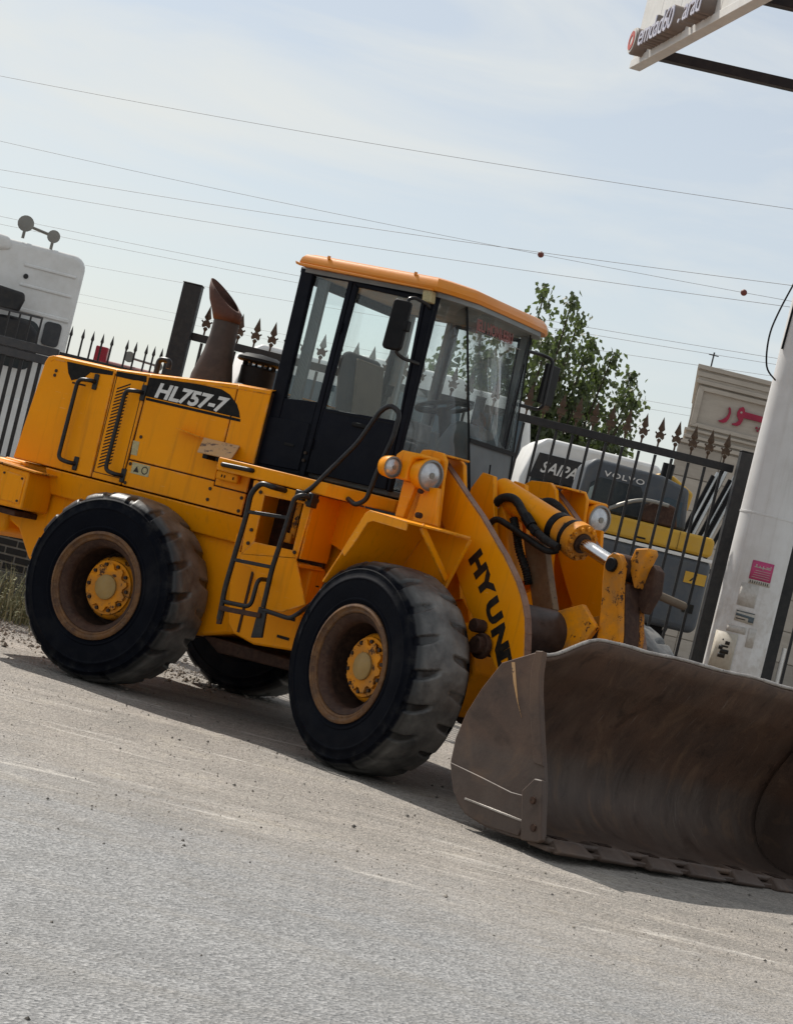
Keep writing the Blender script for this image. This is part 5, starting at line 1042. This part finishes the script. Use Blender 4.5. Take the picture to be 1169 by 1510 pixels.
# shiny black and silver tubes leaning together
M_['silver'] = plain('silver_tube', (.55, .55, .54), .25, .8)
t = thing('pipe_bundle', 'bundle of leaning black and silver pipes between excavator and white column', 'pipes', site(3.86, 27.9))
for i in range(9):
    dx = -.20+.045*i; m_i = M_['silver'] if i % 2 else M_['black']
    MB().cyl((dx-.75, .02*(i % 3), .04), (dx+.06+.01*i, .25+.02*(i % 3), 3.10+.05*(i % 4)), .026, n=10).build('pipe', m_i, t)
MB().box(-.75, .45, .15, .21, 1.9, 1.96).build('pipe_rest', M_['iron'], t); 
for x in (-.72, .42): MB().box(x-.03, x+.03, .15, .21, 0, 1.9).build('rest_leg', M_['iron'], t)

# ------------------------------------------------------------------ stone-faced building with red lettering
M_['stone'] = worn('travertine', (.44, .39, .335), (.38, .335, .285), .7, 0, 1.2, dust=(.30, .26, .21), dust_amt=.4, chip=None, stretch=(1, 1, 4), bump_s=.25)
M_['stone_d'] = worn('travertine_dark', (.35, .31, .265), (.31, .275, .235), .7, 0, 1.5, dust=(.24, .2, .17), dust_amt=.4, chip=None, stretch=(1, 1, 4))
M_['redletter'] = plain('red_letter', (.33, .012, .05), .45)
t = thing('stone_building', 'pale stone building with stepped cornice and red Persian lettering beyond the fence', 'building', site(0, 45))
MB().prism([(5.12, 0), (14, 0), (14, 9), (6.2, 9)], 'z', 0, 4.45).build('wall', M_['stone_d'], t); MB().prism([(5.22, .02), (14, .02), (14, 9), (6.3, 9)], 'z', 4.45, 5.66).build('wall', M_['stone'], t)
for z0, z1, o_ in ((5.66, 5.74, .06), (5.74, 5.80, .03), (5.80, 5.90, .07), (5.90, 5.94, .04), (5.94, 6.03, .10)): MB().prism([(5.22-o_, -.02-o_), (14+o_, -.02-o_), (14, 9), (6.32-o_, 9)], 'z', z0, z1).build('cornice', M_['stone'], t, bevel=.008)
for z0, z1, o_ in ((4.44, 4.52, .06), (4.56, 4.62, .03), (4.70, 4.75, .04)): MB().prism([(5.20-o_, -.02-o_), (14, -.02-o_), (14, 8.9), (6.28-o_, 8.9)], 'z', z0, z1).build('band', M_['stone'], t, bevel=.008)
fo = [(5.25, 4.80), (10.2, 4.80), (10.2, 5.62), (5.25, 5.62)]; fi = [(5.36, 4.88), (10.1, 4.88), (10.1, 5.53), (5.36, 5.53)]
MB().ring(fo, fi, 'y', -.05, .02).build('panel_frame', M_['stone'], t, bevel=.008)
bx = [5.12+.9*i for i in range(6)]
for r_ in range(7):
    for c_ in range(5):
        MB().box(bx[c_]+.01, bx[c_]+.89, -.03, .0, r_*.63+.01, r_*.63+.62).build('stone_slab', M_['stone'] if (r_+c_) % 3 else M_['stone_d'], t, bevel=.006)
re_ = [(5.935, 5.345), (5.97, 5.31), (5.99, 5.23), (5.98, 5.12), (5.94, 5.035), (5.88, 5.0), (5.78, 5.015), (5.78, 5.03), (5.85, 5.065), (5.91, 5.125), (5.94, 5.19), (5.945, 5.26), (5.92, 5.31)]
va_ = [(6.20, 5.41), (6.235, 5.375), (6.255, 5.32), (6.63, 5.31), (6.64, 5.19), (6.26, 5.195), (6.25, 5.13), (6.22, 5.045), (6.16, 5.005), (6.06, 5.015), (6.06, 5.035), (6.13, 5.07), (6.18, 5.13), (6.15, 5.16), (6.115, 5.22), (6.11, 5.29), (6.14, 5.375)]
MB().prism(re_, 'y', -.05, .01).build('wall_letter', M_['redletter'], t); 
vo = MB().prism(va_, 'y', -.05, .01).build('wall_letter', M_['redletter'], t)
MB().cyl((6.185, -.056, 5.29), (6.185, -.045, 5.29), .022, n=12).build('letter_counter', M_['stone'], t)
MB().prism([(6.63, 5.19), (6.64, 5.31), (6.85, 5.30), (6.93, 5.44), (7.0, 5.44), (6.98, 5.22), (6.88, 5.19)], 'y', -.05, .01).build('wall_letter', M_['redletter'], t)
for u, z in ((6.555, 5.065), (6.625, 5.07), (6.59, 5.015)): MB().prism([(u-.026, z), (u, z-.028), (u+.026, z), (u, z+.028)], 'y', -.05, .01).build('letter_dot', M_['redletter'], t)
MB().box(5.385, 5.415, .1, .13, 6.03, 6.34).box(5.30, 5.5, .1, .12, 6.27, 6.29).build('roof_bracket', M_['gategrey'], t)

# ------------------------------------------------------------------ overhead wires (run away to the left)
M_['wire'] = plain('wire_grey', (.27, .27, .28), .6); M_['ball'] = plain('marker_ball', (.16, .035, .025), .5)
def wire(i, a, b, Zw, label, balls=(), r_=.012):
    # a, b: (lateral, height) seen at 60 m; the wire hangs at height Zw and recedes to the left
    def pt(q_):
        d = (Zw-CAMZ)/((q_[1]-CAMZ)/60.0); return Vector((q_[0]*d/60, d, Zw))
    p, q_ = pt(a), pt(b); dv = q_-p; p0 = p-dv*.35; p1 = q_+dv*.35; pts = []
    for k in range(25):
        s = k/24; w = p0.lerp(p1, s); w.z += .5*(4*(s-.5)**2-.18); pts.append(w)
    t = thing('power_line', label, 'wire', SITE, 'power lines overhead')
    MB().tube(pts, r_, 5).build('cable', M_['wire'], t)
    for s in balls:
        w = p.lerp(q_, s); k = .35+s; k = (k)/1.7; w.z += .5*(4*(k-.5)**2-.18)
        MB().lathe([(.115*math.sin(R(9*j)), .115*math.cos(R(9*j))) for j in range(21)], 20, Matrix.Translation(w)).build('marker_ball', M_['ball'], t)
hi = 'thin high power line crossing the open sky'; mid_ = 'power line crossing behind the loader cab roof'
wire(0, (-12.98, 10.42), (8.32, 12.0), 14, 'single thin power line, highest of all in the sky', r_=.009)
wire(1, (-12.57, 8.74), (8.9, 9.62), 12, 'power line carrying two red marker balls', balls=((2.62+12.57)/21.47, (7.7+12.57)/21.47), r_=.008)
wire(2, (-12.39, 8.01), (8.81, 10.03), 12, 'darker power line just above the cab roof, the upper of a pair', r_=.010)
wire(3, (-12.28, 7.57), (8.95, 9.47), 11.5, 'darker power line just above the cab roof, the lower of a pair', r_=.010)
LOW = ['thin low power line behind the exhaust tip, topmost of the low bunch', 'thin low power line right under the topmost one of the low bunch', 'thin low power line in the middle of the low bunch, alone', 'thin low power line second from the bottom of the low bunch', 'thin low power line, lowest of the bunch above the picket fence']
low = 'thin power line of the low bunch passing behind the exhaust stack'
for a, b in (((-12.09, 6.80), (8.69, 8.03)), ((-12.0, 6.60), (8.72, 7.87)), ((-12.0, 5.95), (8.7, 7.55)), ((-12.0, 5.22), (8.7, 6.35)), ((-12, 5.0), (8.7, 6.15))): wire(9, a, b, 9, LOW.pop(0), r_=.0075)

# ------------------------------------------------------------------ tree behind the yard
M_['bark'] = plain('bark', (.06, .045, .033), .9)
def leafmat():
    m, nt, b = newmat('leaf_green'); v = coords(nt)
    n1 = noise_(nt, v, 2.0, 4); n2 = noise_(nt, v, 23, 2)
    c = mix(nt, ramp(nt, n1, .3, .7), (.045, .062, .027), (.080, .098, .042)); c = mix(nt, ramp(nt, n2, .5, .75), c, (.14, .15, .075))
    setin(nt, b, 'Base Color', c); b.inputs['Roughness'].default_value = .5
    tr = nd(nt, 'ShaderNodeBsdfTranslucent', {'Color': (.12, .17, .04, 1)}); mxs = nd(nt, 'ShaderNodeMixShader', {0: .3, 1: b.outputs[0], 2: tr.outputs[0]})
    nt.links.new(mxs.outputs[0], [n for n in nt.nodes if n.type == 'OUTPUT_MATERIAL'][0].inputs[0]); return m
M_['leaf'] = leafmat()
TD = 33.5
t = thing('leafy_tree', 'leafy green tree with upright shoots rising behind the loader cab', 'tree', site(1.3, TD))
tw = MB(); lf = MB()
tw.tube([(0, 0, 0), (.03, 0, .9), (-.02, 0, 1.8), (.05, 0, 2.6)], [.15, .12, .10, .08], 10)
tips = [(.05, 5.50), (.40, 5.38), (.70, 5.12), (1.0, 4.95), (1.32, 4.78), (1.64, 4.62), (1.74, 4.15), (1.6, 3.75), (-.4, 5.0), (-.75, 4.75), (-1.05, 4.5), (.2, 4.7), (.55, 4.5), (.85, 4.2), (1.15, 4.0), (-.15, 4.5), (1.4, 3.5), (-.6, 4.2), (-1.3, 4.0), (.4, 4.0), (1.65, 3.3), (1.5, 2.9), (-1.4, 3.4), (.9, 3.6)]
def leaf(p, sz):
    a = rnd.uniform(0, 6.283); d = Vector((math.cos(a)*.6, math.sin(a)*.6, -rnd.uniform(.35, 1.1))).normalized()
    s_ = d.cross(Vector((rnd.uniform(-1, 1), rnd.uniform(-1, 1), rnd.uniform(-.3, .3)))); 
    if s_.length < .1: return
    s_.normalize(); n_ = d.cross(s_); w = sz*.36
    lf.add([p, p+d*sz*.45+s_*w+n_*sz*.08, p+d*sz, p+d*sz*.45-s_*w+n_*sz*.08, p+d*sz*.5], [(0, 1, 4), (1, 2, 4), (2, 3, 4), (3, 0, 4)])
for k, (x, z) in enumerate(tips):
    for rep in range(2):
        yy = rnd.uniform(-.9, .9); x_ = x+rnd.uniform(-.08, .08)*(1+rep*2); z_ = z-rep*rnd.uniform(.25, .7)
        base = Vector((x_*.18, yy*.2, rnd.uniform(1.6, 2.5))); tip = Vector((x_, yy, z_))
        midp = base.lerp(tip, .5)+Vector((x_*.18, yy*.1, -.10)); pts = curve_pts([base, midp, tip], 7)
        tw.tube(pts, [.035*(1-i/len(pts))+.005 for i in range(len(pts))], 6)
        for i in range(len(pts)-1):
            a_, b_ = pts[i], pts[i+1]; fr = i/len(pts)
            for j in range(int(30+12*(1-fr))):
                q_ = a_.lerp(b_, rnd.random()); sp_ = (.05+.24*(1-fr)**.8)
                leaf(q_+Vector((rnd.gauss(0, sp_), rnd.gauss(0, sp_), rnd.gauss(0, sp_*.6))), rnd.uniform(.065, .125))
        for j in range(26): leaf(tip+Vector((rnd.gauss(0, .035), rnd.gauss(0, .035), rnd.uniform(-.16, .06))), rnd.uniform(.065, .115))
for j in range(7000):
    a = rnd.uniform(0, 6.283); rr = math.sqrt(rnd.random()); leaf(Vector((.15+1.45*rr*math.cos(a), 1.0*rr*math.sin(a), 2.75+.85*rnd.uniform(-1, 1)*math.sqrt(1-rr*rr*.8))), rnd.uniform(.07, .13))
tw.build('trunk', M_['bark'], t); lf.build('crown', M_['leaf'], t, smooth=False, recalc=False)

# ------------------------------------------------------------------ loose stones, weeds
M_['pebble'] = worn('pebble', (.10, .09, .08), (.055, .05, .046), .85, 0, 9, dust=(.28, .24, .19), dust_amt=.5, chip=None)
def stone(mb, c, r_):
    v = []; 
    for k in ((1, 0, 0), (-1, 0, 0), (0, 1, 0), (0, -1, 0), (0, 0, .8), (0, 0, -.5)):
        v.append(Vector(c)+Vector(k)*r_*rnd.uniform(.6, 1.25)+Vector((0, 0, r_*.3)))
    mb.add(v, [(0, 2, 4), (2, 1, 4), (1, 3, 4), (3, 0, 4), (2, 0, 5), (1, 2, 5), (3, 1, 5), (0, 3, 5)])
mb = MB()
for i in range(1500):
    d = rnd.uniform(10.2, 21) if rnd.random() < .95 else rnd.uniform(6.3, 10); u = rnd.uniform(-.22, .22)*d
    if rnd.random() < .25: u, d = rnd.gauss(-1.0, 2.2), rnd.gauss(14.5, 1.2)
    r_ = min(.017, .0036*math.exp(rnd.gauss(0, .55)))
    stone(mb, (u, d, 0.003), r_)
kind(mb.build('gravel', M_['pebble'], None, SITE, smooth=False), 'stuff')
# crumbs of dry dirt lying all over the verge
M_['clod'] = worn('dirt_clod', (.32, .28, .235), (.22, .195, .165), .9, 0, 2.5, dust=(.42, .37, .30), dust_amt=.5, chip=None, bump_s=0)
mb = MB()
for i in range(5500):
    d = 10.6+rnd.random()**1.15*10; u = rnd.uniform(-.205, .215)*d
    if noise.noise((u*.9, d*1.6, 3.0)) < rnd.uniform(-.55, .45): continue
    r_ = min(.013, .0029*math.exp(rnd.gauss(0, .5)))*(1.2 if d > 15 else 1)
    stone(mb, (u, d, .0015), r_)
for i in range(2600):                      # rubble pushed up along the foot of the wall
    u = rnd.uniform(-4.3, -.6); d = rnd.gauss(18.7+.1*u, .55)
    stone(mb, (u, d, .002), min(.045, .0075*math.exp(rnd.gauss(0, .6))))
kind(mb.build('dirt_crumbs', M_['clod'], None, SITE, smooth=False, recalc=False), 'stuff')
M_['weed'] = worn('dry_weed', (.19, .20, .095), (.27, .25, .14), .8, 0, 5, dust=(.42, .38, .28), dust_amt=.5, chip=None, bump_s=0)
mb = MB()
for i in range(620):
    u = rnd.uniform(-4.3, -2.55); d = rnd.gauss(19.7, .25); h = rnd.uniform(.10, .42)*(1.25 if u < -2.9 else .6); a = rnd.uniform(0, 6.28); b_ = Vector((u, d, 0)); l_ = Vector((math.cos(a), math.sin(a), 0))*h*rnd.uniform(.2, .7)
    s_ = Vector((-math.sin(a), math.cos(a), 0))*.006; m1 = b_+l_*.4+Vector((0, 0, h*.6)); e_ = b_+l_+Vector((0, 0, h))
    mb.add([b_-s_, b_+s_, m1+s_, m1-s_, e_], [(0, 1, 2, 3), (3, 2, 4)])
    for k in range(5):
        q_ = b_.lerp(e_, rnd.uniform(.25, 1)); a2 = rnd.uniform(0, 6.28); dd = Vector((math.cos(a2), math.sin(a2), rnd.uniform(-.2, .6)))*rnd.uniform(.02, .05); s2 = Vector((-math.sin(a2), math.cos(a2), 0))*.009
        mb.add([q_, q_+dd*.5+s2, q_+dd, q_+dd*.5-s2], [(0, 1, 2, 3)])
kind(mb.build('weeds', M_['weed'], None, SITE, smooth=False, recalc=False), 'stuff')

# small fastenings too small to pick apart
for o in bpy.data.objects:
    if o.name.split('.')[0] in ('wheel_bolts', 'panel_bolts', 'cover_bolts', 'box_bolts', 'fender_bolts', 'cylinder_bolts', 'lamp_bolt', 'cutter_bolts', 'precleaner_ribs', 'roof_rivets', 'latch_slots', 'side_lock', 'tank_slot', 'bucket_top_rim', 'boom_edge_strip'): o['kind'] = 'stuff'
